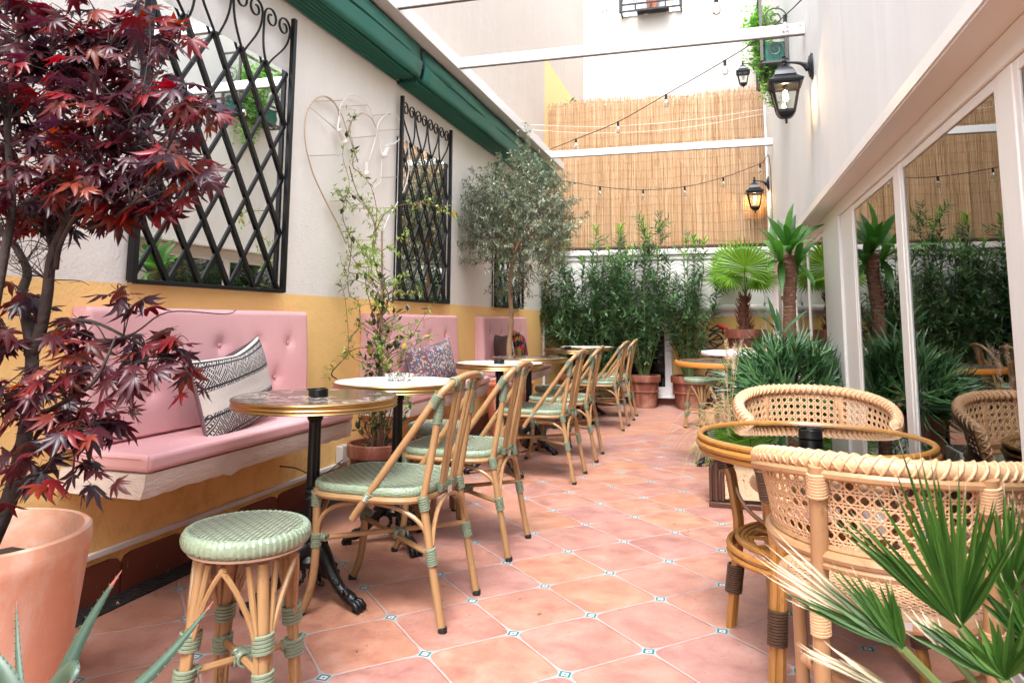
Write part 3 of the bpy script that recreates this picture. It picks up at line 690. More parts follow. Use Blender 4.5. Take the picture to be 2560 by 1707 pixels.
def checks(name, cols, f, zig=0., rnd=8):
    t = NT(name); u, v, _ = t.sep(t.n('ShaderNodeUVMap').outputs[0])
    if zig: v = t.m('ADD', v, t.m('MULTIPLY', t.m('ABSOLUTE', t.m('SUBTRACT', t.m('FRACT', t.m('MULTIPLY', u, 3)), .5)), zig))
    c = t.comb(t.m('FLOOR', t.m('MULTIPLY', u, f[0])), t.m('FLOOR', t.m('MULTIPLY', v, f[1]))); wn = t.n('ShaderNodeTexWhiteNoise', noise_dimensions='3D'); t.l(c, wn.inputs[0])
    k = t.m('ADD', t.m('MULTIPLY', wn.outputs[0], .75), t.m('MULTIPLY', t.noise(rnd, 2), .3))
    n = len(cols); c = t.ramp(k, [(i/n, q) for i, q in enumerate(cols)], 'CONSTANT')
    th = t.m('GREATER_THAN', t.m('FRACT', t.m('MULTIPLY', u, f[0]*2)), .5); c = t.hsv(c, v=t.m('MULTIPLY_ADD', th, .25, .85))
    t.set('Base Color', c).set('Roughness', .95); t.bump(t.noise(120, 2), .6, .006); return t.mat
M_p2 = checks('boucle_patchwork', ['#3a3050', '#7d3a45', '#a8978b', '#46537c', '#3f5a50', '#8f8078', '#6c3f50', '#b8a99d'], (46, 26), 0, 6)
M_p3 = checks('red_blue_kilim', ['#b5202c', '#141317', '#c2262f', '#23409a', '#151418', '#c42a30', '#8b7a2e', '#1a1a1c', '#6d2a66'], (14, 12), .35, 5)
t = NT('pastel_stripe'); u, v, _ = t.sep(t.n('ShaderNodeUVMap').outputs[0]); q = t.m('ADD', v, t.m('MULTIPLY', t.m('ABSOLUTE', t.m('SUBTRACT', t.m('FRACT', t.m('MULTIPLY', u, 4)), .5)), .12))
t.set('Base Color', t.ramp(t.m('FRACT', t.m('MULTIPLY', q, 3)), [(0, '#dcd5cc'), (.2, '#7fb6c9'), (.35, '#e3ddd2'), (.5, '#c99a8b'), (.62, '#8b6aa3'), (.74, '#e7e0d6'), (.88, '#6ea6ba')], 'CONSTANT')).set('Roughness', .9); M_p4 = t.mat
M_back = simple('mauve_backing', '#6e585c', .9); M_backb = simple('brown_backing', '#5a4540', .9)
pillow('throw_pillow', 'black and white zigzag woven pillow leaning on the nearest pink bench', (-1.975, 2.62, .728), .56, .365, (R_(-13), R_(-9), R_(98)), M_p1, .14, .025, M_back)
pillow('throw_pillow', 'multicoloured patchwork boucle pillow on the middle pink bench', (-1.97, 4.74, .715), .54, .31, (R_(-13), R_(-6), R_(76)), M_p2, .14, .02)
pillow('throw_pillow', 'pastel striped pillow with brown back, left one on the farthest bench', (-2.01, 6.62, .72), .36, .36, (R_(-10), R_(0), R_(138)), M_p4, .12, .01, M_backb)
pillow('throw_pillow', 'red, black and blue chequered pillow on the farthest bench, right of the olive trunk', (-2.0, 7.15, .735), .44, .38, (R_(-13), R_(5), R_(97)), M_p3, .13, .02)
# ------------------------------------------------------------------ lanterns
def lantern(loc, label, lit):
    o = thing('wall_lantern', label, 'lantern', loc, 0, 'black wall lanterns')      # origin on the wall, arm towards -x
    R4 = pi/4; cx = -.17
    def fr(prof, n=4, c=(cx, 0, 0), a0=pi/4):
        m = MB(); vs = []
        for r, z in prof:
            for k in range(n): vs.append((c[0]+r*1.4142*cos(a0+2*pi*k/n), c[1]+r*1.4142*sin(a0+2*pi*k/n), c[2]+z))
        fs = [(i*n+k, i*n+(k+1) % n, (i+1)*n+(k+1) % n, (i+1)*n+k) for i in range(len(prof)-1) for k in range(n)]
        fs += [tuple(range(n-1, -1, -1)), tuple((len(prof)-1)*n+k for k in range(n))]; m.add(vs, fs); return m
    p = MB().lathe([(.046, 0), (.046, .012), (.038, .016), (.038, .022), (.02, .03), (1e-6, .03)], 20)
    p.build('wall_plate', M_lamp, o).matrix_local = Matrix.Rotation(-pi/2, 4, 'Y') @ Matrix.Diagonal((1.9, 1, 1, 1))
    arm = MB().tube(bez((-.02, 0, -.01), (-.06, 0, .035), (-.1, 0, .035), (cx, 0, .043), 12), [.03, .026, .021, .017, .014, .012, .011, .010, .009, .0085, .008, .008, .008], 8)
    arm.build('arm', M_lamp, o)
    fin = MB().lathe([(.012, 0), (.016, .004), (.012, .012), (.017, .02), (.02, .026), (.014, .034), (.009, .045), (.015, .058), (.010, .066), (1e-6, .07)], 14, (cx, 0, .02)); fin.build('finial', M_lamp, o)
    roof = fr([(.104, -.105), (.106, -.095), (.08, -.075), (.066, -.062), (.062, -.058), (.066, -.054), (.058, -.03), (.045, -.008), (.028, .006), (.012, .02)]); roof.build('roof', M_lamp, o, smooth=30)
    fr([(.098, -.112), (.1, -.105)]).build('roof_rim', M_lamp, o, smooth=None)
    MBx = MB(); zt, zb, rt, rb = -.112, -.285, .083, .05
    for sx in (-1, 1):
        for sy in (-1, 1): MBx.tube([(cx+sx*rt, sy*rt, zt), (cx+sx*rb, sy*rb, zb)], .0068, 4)
    for sx in (-1, 1):
        MBx.box(cx-rb, cx+rb, sx*rb-.006, sx*rb+.006, zb-.006, zb+.008).box(cx+sx*rb-.006, cx+sx*rb+.006, -rb+.0065, rb-.0065, zb-.006, zb+.008)
        MBx.box(cx-rt, cx+rt, sx*rt-.006, sx*rt+.006, zt-.012, zt+.001).box(cx+sx*rt-.006, cx+sx*rt+.006, -rt+.0065, rt-.0065, zt-.012, zt+.001)
    MBx.build('cage', M_lamp, o, smooth=None)
    fr([(.052, -.292), (.05, -.3), (.034, -.318), (.018, -.326)]).build('base_cup', M_lamp, o, smooth=30)
    MB().lathe([(1e-6, -.362), (.009, -.356), (.006, -.348), (.009, -.34), (.006, -.33), (.012, -.325)], 10, (cx, 0, 0)).build('drop_finial', M_lamp, o)
    g = MB()
    for a in range(4):
        Q = Matrix.Rotation(a*pi/2, 3, 'Z'); q = [Q @ V(v) for v in ((rt-.004, -rt+.01, zt), (rt-.004, rt-.01, zt), (rb-.004, rb-.008, zb), (rb-.004, -rb+.008, zb))]
        g.add([(p.x+cx, p.y, p.z) for p in q], [(0, 1, 2, 3)])
    g.build('glass_panes', M_clear, o, smooth=None)
    MB().tube([(cx, 0, -.105), (cx, 0, -.13)], .012, 10).build('lamp_holder', M_blkp, o)
    bl = MB().lathe([(.012, -.13), (.02, -.15), (.026, -.18), (.022, -.21), (.01, -.225), (1e-6, -.228)], 14, (cx, 0, 0)).build('bulb', M_clear, o)
    fl = MB()
    for k in range(4): fl.tube([(cx+.008*cos(k*pi/2), .008*sin(k*pi/2), -.145), (cx+.012*cos(k*pi/2+.3), .012*sin(k*pi/2+.3), -.205)], .0022, 5)
    fl.build('filament', M_fil if lit else simple('cold_filament', '#8a6a3a', .4), bl)
    if lit:
        ld = bpy.data.lights.new('lantern_light', 'POINT'); ld.energy = 2.2; ld.color = (1, .55, .25); ld.shadow_soft_size = .02
        lo = bpy.data.objects.new('lantern_light', ld); COL.objects.link(lo); lo.parent = o; lo.location = (cx, 0, -.175)
    return o
lantern((XR, 4.72, 2.63), 'largest black wall lantern, lit, high on the white stucco wall', True)
lantern((XR, 9.05, 2.69), 'lit black wall lantern in front of the right end of the reed screen', True)
lantern((XR, 11.35, aty(1858, 166, 11.35).z), 'small unlit black wall lantern beside the hanging ivy above the reeds', False)
# ------------------------------------------------------------------ string lights
def bulb_string(name, label, pts, bulbs, r=.004, mat=None, k=8):
    P = spline(pts, k); o = MB().tube(P, r, 6).build(name, mat or M_rubber, smooth=180); tag(o, label, 'string lights' if bulbs else 'wire')
    for b in bulbs:
        b = V(b); q = min(P, key=lambda p: (p-b).length)
        s = MB().tube([(q.x, q.y, q.z+.004), (q.x, q.y, q.z-.045)], .012, 8).build('bulb_socket', M_rubber, o)
        MB().lathe([(.008, 0), (.012, -.012), (.024, -.032), (.027, -.048), (.022, -.066), (.008, -.076), (1e-6, -.077)], 12, (q.x, q.y, q.z-.045)).build('bulb', M_clear, s)
    return o
s1 = [(-2.15, 7.0, 2.72), aty(1348, 382, 8.1), aty(1440, 348, 7.6), aty(1545, 305, 7.1), aty(1665, 237, 6.5), aty(1812, 152, 5.8), aty(1900, 95, 5.4), aty(1962, 40, 5.0), aty(2012, -8, 4.7), aty(2150, -150, 4.4)]
bulb_string('string_lights', 'black cable of clear bulbs rising diagonally from the awning to the right wall', s1, [aty(1350, 384, 8.1), s1[3], s1[4], s1[5], aty(1440, 348, 7.6), aty(1965, 38, 5.0)])
s2 = [aty(1385, 448, 8.6), aty(1500, 467, 8.6), aty(1608, 475, 8.6), aty(1712, 467, 8.6), aty(1808, 444, 8.6), aty(1900, 410, 8.6), (XR-.015, 8.62, aty(1921, 401, 8.62).z), (XR-.012, 8.64, 1.9)]
bulb_string('string_lights', 'sagging black cable of clear bulbs across the middle of the reed screen', s2, s2[1:5]+[aty(1897, 411, 8.6)])
s3 = [aty(1250, -60, 4.9), aty(1345, -40, 4.6), aty(1600, -25, 4.3), aty(1790, -12, 4.1), aty(2000, -60, 4.0)]
bulb_string('string_lights', 'black bulb cable just above the top edge, one clear bulb dipping into view', s3, [s3[3]])
bulb_string('clothes_line', 'upper one of two thin white wires in front of the reed screen', [aty(1325, 312, 8.0), aty(1500, 317, 8.0), aty(1700, 303, 8.0), (XR-.001, 8, aty(1936, 270, 8).z)], [], .0018, M_wire)
bulb_string('clothes_line', 'lower one of two thin white wires in front of the reed screen', [aty(1325, 325, 7.8), aty(1500, 333, 7.8), aty(1700, 321, 7.8), (XR-.001, 7.8, aty(1938, 280, 7.8).z)], [], .0018, M_wire)
# ------------------------------------------------------------------ furniture materials
def cane(name, a, b, dark, rough=.38):
    t = NT(name); u, v, _ = t.sep(t.n('ShaderNodeUVMap').outputs[0]); n = t.noise(7, 5, .6, v=t.map(t.co(), (4, 4, 1.2)))
    c = t.mix(n, a, b); k = t.noise(38, 3); c = t.mix(t.m('MULTIPLY', t.m('SUBTRACT', k, .63), 6, clamp=True), c, dark)
    t.set('Base Color', c).set('Roughness', rough); t.bump(t.noise(60, 3), .15, .003); return t.mat
M_cane = cane('varnished_cane', '#856340', '#a28058', '#5f3f25'); M_bamb = cane('dark_bamboo', '#8a5a26', '#a8773a', '#3d2410', .3)
M_peel = cane('pale_rattan', '#9c7550', '#ae8862', '#755434', .42)
t = NT('peach_strand'); n = t.noise(30, 3); t.set('Base Color', t.mix(n, '#c3996f', '#d2ab86')).set('Roughness', .36); M_str = t.mat
M_gw = simple('green_binding', '#727e69', .3, var=.12, nscale=30); M_darkwrap = simple('dark_wrap', '#4b3626', .5, var=.3, nscale=60)
def weave(name, sc, a, b, gap):
    t = NT(name); x, y, z = t.sep(t.co()); U = t.m('MULTIPLY', x, sc); Vv = t.m('MULTIPLY', y, sc)
    # herringbone-like 2/1 twill of flat strands
    iu, iv = t.m('FLOOR', U), t.m('FLOOR', Vv); p = t.m('MODULO', t.m('ADD', t.m('ADD', iu, iv), 600), 3.); over = t.m('LESS_THAN', p, 1.5)
    fu = t.m('SUBTRACT', t.m('MULTIPLY', t.m('FRACT', U), 2), 1); fv = t.m('SUBTRACT', t.m('MULTIPLY', t.m('FRACT', Vv), 2), 1)
    hu = t.m('SUBTRACT', 1., t.m('POWER', t.m('ABSOLUTE', fu), 3.)); hv = t.m('SUBTRACT', 1., t.m('POWER', t.m('ABSOLUTE', fv), 3.))
    h = t.m('ADD', t.m('MULTIPLY', over, t.m('MULTIPLY', hu, t.m('MULTIPLY_ADD', hv, .3, .7))), t.m('MULTIPLY', t.m('SUBTRACT', 1., over), t.m('MULTIPLY', hv, t.m('MULTIPLY_ADD', hu, .3, .5))))
    g = t.m('LESS_THAN', h, .36); c = t.mix(t.noise(50, 2), a, b); c = t.mix(t.m('MULTIPLY', t.m('SUBTRACT', 1., over), .35), c, gap); c = t.mix(g, c, gap)
    t.set('Base Color', c).set('Roughness', .27); t.bump(h, 1., .006); return t.mat
M_gseat = weave('green_weave', 78, '#7c8972', '#8d9982', '#40483a'); M_grim = simple('green_strand', '#7b8972', .27, var=.1, nscale=50)
def marble(name, a, b, v, sc=5):
    t = NT(name); n = t.noise(sc, 8, .62, dist=1.8); f = t.m('ABSOLUTE', t.m('SUBTRACT', n, .5)); k = t.m('SUBTRACT', 1., t.m('MULTIPLY', f, 26), clamp=True)
    c = t.mix(t.noise(3, 4), a, b); t.set('Base Color', t.mix(t.m('MULTIPLY', k, t.m('GREATER_THAN', t.noise(2.4, 2), .47)), c, v)).set('Roughness', .16).set('Specular IOR Level', .14); return t.mat
M_mdark = marble('dark_marble', '#3d332e', '#524740', '#a89c93'); M_mwhite = marble('white_marble', '#dedbd7', '#e8e6e3', '#bdb8b4', 3)
class WB:
    def __init__(s): s.parts = []
    def new(s): s.parts.append(MB())
    def build(s, name, mat, par):
        for q in s.parts: q.build(name, mat, par)
def wrap(mb, p, d, r, n=4, w=.0042, pitch=None):
    p = V(p); d = V(d).normalized(); pitch = pitch or w*1.85; a = d.orthogonal().normalized(); b = d.cross(a)
    # one continuous coil of strand
    mb.new() if isinstance(mb, WB) else None
    t_ = mb.parts[-1] if isinstance(mb, WB) else mb
    t_.tube([p+d*(q/10-n/2)*pitch+(a*cos(q*pi/5)+b*sin(q*pi/5))*(r+w*.35) for q in range(n*10+1)], w, 5)
def foot(mb, p, r): mb.lathe([(r*1.08, 0), (r*1.12, .014), (r*1.0, .018)], 12, (p[0], p[1], 0))
# ------------------------------------------------------------------ pedestal tables
def claw_base(o, rot, ht=.70, legs=3, reach=.22):
    col = MB().lathe([(.045, .13), (.05, .15), (.035, .17), (.04, .19), (.03, .205), (.026, .215)], 20)
    col.lathe([(.0225, .215), (.0225, .385), (.021, .64)], 24, ripple=(.06, 12))
    col.lathe([(.024, .36), (.031, .368), (.026, .378), (.032, .39), (.026, .4), (.030, .408), (.023, .416)], 20).lathe([(.022, .64), (.03, .655), (.027, .67), (.035, .685), (.038, ht)], 20)
    col.build('column', M_blk, o); 
    MB().lathe([(.06, ht), (.10, ht+.003), (.10, ht+.008), (.02, ht+.008)], 20).build('mount_plate', M_blk, o)
    for k in range(legs):
        a = rot+k*2*pi/legs; L = MB(); rr = random.Random(k+3)
        pts = bez((.02, 0, .19), (.075, 0, .20), (.10, 0, .055), (reach-.015, 0, .034), 22); rs = [.038, .037, .036, .035, .034, .033, .031, .029, .027, .026, .024, .023, .022, .021, .02, .02, .019, .019, .02, .022, .023, .022, .016]
        L.tube(pts, rs, 10, sq=None)
        for i in range(34):                        # cast scrolls and leaves on the leg
            q = pts[rr.randrange(1, 22)]; L.ball((q.x+rr.uniform(-.012, .012), rr.uniform(-.022, .022), q.z+rr.uniform(.002, .024)), rr.uniform(.007, .013), 6)
        for s in (-1, 0, 1): L.tube([(reach-.03, s*.012, .034), (reach-.004, s*.018, .03), (reach+.012, s*.02, .014), (reach+.012, s*.02, .006)], [.011, .012, .01, .006], 7)
        L.lathe([(.012, 0), (.013, .02)], 10, (reach-.012, 0, 0))
        for i in range(10): q = i/9; L.ball((.05+.03*cos(q*5), 0, .10+.03*sin(q*5)), .010, 6)
        ob = L.build('claw_leg', M_blk, o, smooth=60); ob.rotation_euler = (0, 0, a)
def round_table(name, label, loc, top, rot, r=.3, z=.735, edge='brass', grp='round pedestal tables along the benches'):
    o = thing(name, label, 'table', loc, 0, grp); ht = z-.04
    MB().lathe([(1e-6, z-.012), (r-.006, z-.012), (r-.004, z-.003), (r-.006, z), (1e-6, z)], 64).build('tabletop', top, o, smooth=30)
    if edge == 'brass':
        MB().lathe([(r-.004, z-.036), (r, z-.037), (r+.004, z-.034), (r+.001, z-.030), (r+.001, z-.026), (r+.005, z-.022), (r+.001, z-.018), (r+.001, z-.013), (r+.005, z-.009), (r+.004, z-.002), (r-.001, z+.0005), (r-.005, z-.001)], 64).build('rim', M_brass, o, smooth=60)
    else:
        MB().lathe([(r-.02, z-.034), (r, z-.035), (r+.003, z-.03), (r+.003, z-.006), (r, z), (r-.012, z+.001), (r-.013, z-.002)], 64).build('rim', edge, o, smooth=50)
    MB().lathe([(1e-6, z-.034), (r-.006, z-.034), (r-.006, z-.013)], 48).build('underside', simple('underside', '#3b3029', .8), o)
    claw_base(o, rot, ht-.01); return o
TABS = [(2.43, M_mdark, 'nearest bistro table, dark marble top, in front of the first bench', R_(232)), (3.15, M_mwhite, 'second bistro table, white marble top with a glass ashtray', R_(200)), (4.76, M_mwhite, 'third bistro table, white top, in front of the middle bench', R_(205)),
        (5.55, M_mdark, 'fourth bistro table, dark marble top, beside the olive tree', R_(230)), (7.3, M_mdark, 'fifth bistro table, dark top, before the farthest bench', R_(230)), (8.1, M_mwhite, 'sixth bistro table, white top, farthest by the oleanders', R_(210))]
for y, m, lab, rot in TABS: round_table('bistro_table', lab, (-1.475, y, 0), m, rot)
def ashtray(loc, label, rz=0):
    a = MB().lathe([(.034, 0), (.036, .002), (.036, .026), (.034, .028), (.031, .027), (.029, .008), (1e-6, .007)], 32)
    for i in range(3): a.box(-.006, .006, .024, .040, .022, .0295, 0, Matrix.Rotation(i*2*pi/3, 4, 'Z'))
    o = a.build('ashtray', M_blkp, smooth=40, loc=loc); o.rotation_euler.z = rz; return tag(o, label, 'ashtray', 'black round ashtrays')
ashtray((-1.46, 2.42, .736), 'black ashtray on the nearest dark marble table'); ashtray((-1.44, 4.64, .736), 'black ashtray on the third table, white topped'); ashtray((-1.51, 7.22, .736), 'black ashtray on the fifth table, near the farthest bench')
ga = MB(); N = 48; prof = [(.040, 0), (.055, .002), (.066, .03), (.063, .033), (.052, .012), (1e-6, .010)]
ga.lathe(prof, N, ripple=(.035, 24)); tag(ga.build('glass_ashtray', glass_mat('cut_glass', (.93, .95, .95, 1), 1.5, .03), loc=(-1.475, 3.16, .736)), 'fluted clear glass ashtray on the second table', 'ashtray')
# ------------------------------------------------------------------ cane bistro chair (front = +x)
def seat_slab(o, w, dx, z=.450, th=.032, name='seat', dy=None):
    """superellipse woven pad, raised twisted rim"""
    dy = dy or w; m = MB(); N = 48; e = .52
    def P(a, k): 
        c, s = cos(a), sin(a); return V((.03*(1 if k > 0 else 0)+dx*abs(c)**e*(1 if c > 0 else -1)*k, dy*abs(s)**e*(1 if s > 0 else -1)*k, 0))
    vs = []; rings = [(0.0001, .0), (.3, -.004), (.6, -.0035), (.85, .001), (.95, .002)]
    for k, dz in rings:
        for i in range(N): vs.append(P(2*pi*i/N, k)+V((0, 0, z+dz-.006*(1-k))))
    fs = [(j*N+i, j*N+(i+1) % N, (j+1)*N+(i+1) % N, (j+1)*N+i) for j in range(len(rings)-1) for i in range(N)]
    m.add(vs, fs); s = m.build(name, M_gseat, o, smooth=180)
    n2 = 150; rim = MB(); path = [P(2*pi*i/n2, .965)+V((0, 0, z-.012)) for i in range(n2)]; vs = []
    for i in range(n2):
        t = (path[(i+1) % n2]-path[i-1]).normalized(); nn = V((t.y, -t.x, 0)); sc = 1 if i % 2 else .90
        for k in range(10):
            a = 2*pi*(k+.35*sin(i*.9))/10; ca, sa = cos(a), sin(a)
            vs.append(path[i]+nn*ca*.013*sc+V((0, 0, sa*.0175*sc)))
    fs = [(i*10+k, i*10+(k+1) % 10, ((i+1) % n2)*10+(k+1) % 10, ((i+1) % n2)*10+k) for i in range(n2) for k in range(10)]
    rim.add(vs, fs).build('seat_rim', M_grim, s, smooth=25); return P
def bistro_chair(name, label, loc, rz):
    o = thing(name, label, 'chair', loc, rz, 'cane bistro chairs with green seats'); r = .0142
    P = seat_slab(o, .195, .225, dy=.215)
    m = MB(); m.tube([P(2*pi*i/40, 1.0)+V((0, 0, .413)) for i in range(40)], .0115, 8, closed=True); m.build('seat_rail', M_cane, o)
    for s in (-1, 1):
        y = s*.172
        fl = MB().tube(bez((.215, y*1.04, .43), (.22, y*1.04, .30), (.19, y*1.04, .12), (.258, y*1.06, .012), 10), r, 10).build('leg', M_cane, o)
        b = WB(); wrap(b, (.217, y*1.04, .395), (0, 0, 1), r, 6, .0042); wrap(b, (.213, y*1.04, .255), (0, 0, 1), r, 6, .0042); wrap(b, (.187, y*.99, .262), (1, 0, .1), .010, 3); b.build('binding', M_gw, fl)
        f = MB(); foot(f, (.26, y*1.06), r); f.build('rubber_foot', M_rubber, fl)
        # rear leg runs up into the back post
        lp = [(-.262, s*.172, .012), (-.225, s*.172, .2), (-.187, s*.172, .415)]
        rl = MB().tube(lp, r, 10).build('leg', M_cane, o)
        b = WB(); wrap(b, (-.19, y, .405), (.2, 0, 1), r, 6); wrap(b, (-.221, y, .235), (.2, 0, 1), r, 7); b.build('binding', M_gw, rl)
        f = MB(); foot(f, (-.265, s*.172), r); f.build('rubber_foot', M_rubber, rl)
    # back: outer hoop (diagonal stay - over the top - diagonal stay)
    hoop = spline([(.055, -.215, .345), (-.01, -.212, .44), (-.15, -.200, .635), (-.228, -.186, .745), (-.272, -.156, .800), (-.288, -.08, .820), (-.291, 0, .824), (-.288, .08, .820), (-.272, .156, .800), (-.228, .186, .745), (-.15, .200, .635), (-.01, .212, .44), (.055, .215, .345)], 5)
    h = MB().tube(hoop, .0132, 10).build('back_hoop', M_cane, o)
    b = WB()
    for s in (-1, 1):
        wrap(b, (.0, s*.213, .42), (.75, 0, -1), .0122, 5, .0036); wrap(b, (-.232, s*.184, .750), (-.5, 0, .8), .0132, 7, .0038); wrap(b, (-.279, s*.13, .809), (0, 1, 0), .0132, 5, .0038)
    b.build('binding', M_gw, h)
    for s in (-1, 1):
        po = MB().tube(bez((-.187, s*.172, .415), (-.21, s*.168, .54), (-.228, s*.165, .65), (-.246, s*.16, .775), 8), .0132, 10).build('back_post', M_cane, o)
        b = WB(); wrap(b, (-.236, s*.163, .712), (-.15, 0, 1), .0132, 12, .0038); b.build('binding', M_gw, po)
    for y in (-.075, -.035, .035, .075):
        sp = MB().tube(bez((-.205, y*.9, .418), (-.225, y*.95, .54), (-.245, y*1.1, .67), (-.284, y*1.25, .816), 8), .0078, 8).build('back_spindle', M_cane, o)
        b = WB(); wrap(b, (-.208, y*.9, .437), (-.1, 0, 1), .0085, 4, .0035); wrap(b, (-.272, y*1.2, .785), (-.2, 0, 1), .0078, 5, .003); b.build('binding', M_gw, sp)
    st = MB().tube([(.208, -.175, .24), (-.218, .172, .24)], .0095, 8).tube([(.208, .175, .258), (-.218, -.172, .258)], .0095, 8).build('stretcher', M_cane, o)
    b = WB(); wrap(b, (-.02, 0, .249), (1, .86, 0), .0145, 5); wrap(b, (-.02, 0, .249), (1, -.86, 0), .0145, 5); b.build('binding', M_gw, st)
    br = MB()
    for s in (-1, 1):
        br.tube(bez((.21, s*.18, .27), (.205, s*.182, .36), (.15, s*.178, .385), (.02, s*.18, .395), 9), .008, 7).tube(bez((-.215, s*.176, .27), (-.2, s*.178, .36), (-.12, s*.178, .385), (.0, s*.18, .395), 9), .008, 7)
    br.tube(bez((-.222, -.168, .27), (-.215, -.14, .37), (-.213, -.08, .395), (-.21, 0, .398), 8), .008, 7).tube(bez((-.222, .168, .27), (-.215, .14, .37), (-.213, .08, .395), (-.21, 0, .398), 8), .008, 7)
    br.tube(bez((.212, -.17, .27), (.216, -.14, .37), (.22, -.08, .39), (.22, 0, .392), 8), .008, 7).tube(bez((.212, .17, .27), (.216, .14, .37), (.22, .08, .39), (.22, 0, .392), 8), .008, 7)
    br.build('curved_brace', M_cane, o)
    MB().box(-.219, -.217, -.02, .02, .405, .43).build('metal_label', simple('silver_label', '#c9c7c4', .3, .6), o, smooth=None)
    return o
CX = -1.178; cs = [(2.505, 0, 'nearest green-seated cane chair, pulled up to the first dark marble table'), (3.24, .02, 'second green-seated cane chair, at the white table with the glass ashtray'), (4.755, -.02, 'third green-seated cane chair along the row, at the third table'),
     (5.495, .03, 'fourth green-seated cane chair along the row, at the fourth table'), (7.085, -.03, 'fifth green-seated cane chair along the row, near the back'), (7.84, .02, 'farthest green-seated cane chair, beside the oleander pots')]
ch0 = bistro_chair('bistro_chair', cs[0][2], (CX, cs[0][0], 0), pi)
for y, a, lab in cs[1:]: dup(ch0, (CX+random.uniform(-.008, .008), y, 0), pi+a, lab)
# ------------------------------------------------------------------ green stools
def stool(name, label, loc, rz):
    o = thing(name, label, 'stool', loc, rz, 'round green woven stools'); z = .482; R = .158
    N = 48; vs = []; rg = [(.0001, 0), (.4, -.001), (.8, -.002), (.93, -.004)]
    for k, dz in rg:
        for i in range(N): vs.append((R*k*cos(2*pi*i/N), R*k*sin(2*pi*i/N), z+dz))
    s = MB().add(vs, [(j*N+i, j*N+(i+1) % N, (j+1)*N+(i+1) % N, (j+1)*N+i) for j in range(3) for i in range(N)]).build('seat', M_gseat, o, smooth=180)
    n2 = 180; vs = []; C = 12
    for i in range(n2):
        a = 2*pi*i/n2; sc = (1, .955, .9)[i % 3]
        for k in range(C):
            q = 2*pi*k/C+.5*sin(i*2*pi*10/n2); rr = R*.935+.0165*cos(q)*sc; vs.append((rr*cos(a), rr*sin(a), z-.024+.0235*sin(q)*sc))
    MB().add(vs, [(i*C+k, i*C+(k+1) % C, ((i+1) % n2)*C+(k+1) % C, ((i+1) % n2)*C+k) for i in range(n2) for k in range(C)]).build('seat_rim', M_grim, s, smooth=22)
    MB().lathe([(1e-6, z-.055), (R*.93, z-.055), (R*.96, z-.048), (R*.9, z-.046)], 40).build('seat_piping', simple('pale_piping', '#c8b59c', .5), s)
    for k in range(4):
        a = pi/4+k*pi/2; ca, sa = cos(a), sin(a); ta = V((-sa, ca, 0)); rt, rb = .112, .158
        def L(z_, off=0, out=0): q = 1-z_/.41; rr = rt+(rb-rt)*q+out; return V((ca*rr, sa*rr, z_))+ta*off
        m = MB().tube([L(.41), L(.2), L(.012)], .0155, 10)
        for s_ in (-1, 1): m.tube([L(.41, s_*.035, -.004), L(.24, s_*.017), L(.16, s_*.015), L(.012, s_*.013, -.012)], .0085, 8)
        lg = m.build('leg', M_cane, o)
        b = WB(); d = (L(.3)-L(.1)); wrap(b, L(.225), d, .0225, 5, .0048); wrap(b, L(.14), d, .0225, 5, .0048); b.build('binding', M_gw, lg)
        f = MB(); foot(f, L(0)[:2], .016); f.build('rubber_foot', M_rubber, lg)
        MB().tube(bez(L(.2, .012), L(.3, .03), L(.38, .075, -.004), L(.41, .10, -.02), 8), .0075, 7).tube(bez(L(.2, -.012), L(.3, -.03), L(.38, -.075, -.004), L(.41, -.10, -.02), 8), .0075, 7).build('curved_brace', M_cane, lg)
    st = MB()
    for a in (pi/4, 3*pi/4): st.tube([(.135*cos(a), .135*sin(a), .15), (-.135*cos(a), -.135*sin(a), .15)], .0095, 8)
    so_ = st.build('stretcher', M_cane, o); b = WB()
    for a in (pi/4, 3*pi/4): wrap(b, (0, 0, .15), (cos(a), sin(a), 0), .015, 6); wrap(b, (.118*cos(a), .118*sin(a), .15), (cos(a), sin(a), 0), .01, 3); wrap(b, (-.118*cos(a), -.118*sin(a), .15), (cos(a), sin(a), 0), .01, 3)
    b.build('binding', M_gw, so_); return o
st0 = stool('stool', 'nearest round green woven stool, in front of the dark marble table', (-1.222, 1.70, 0), R_(12))
dup(st0, (-1.46, 3.62, 0), R_(30), 'round green stool tucked behind the second chair by the climbing plant pot')
dup(st0, (-1.36, 5.95, 0), R_(20), 'round green stool behind the fourth chair, past the olive pot')
dup(st0, (-.21, 7.32, 0), R_(50), 'round green stool standing alone on the right, before the terracotta pots')
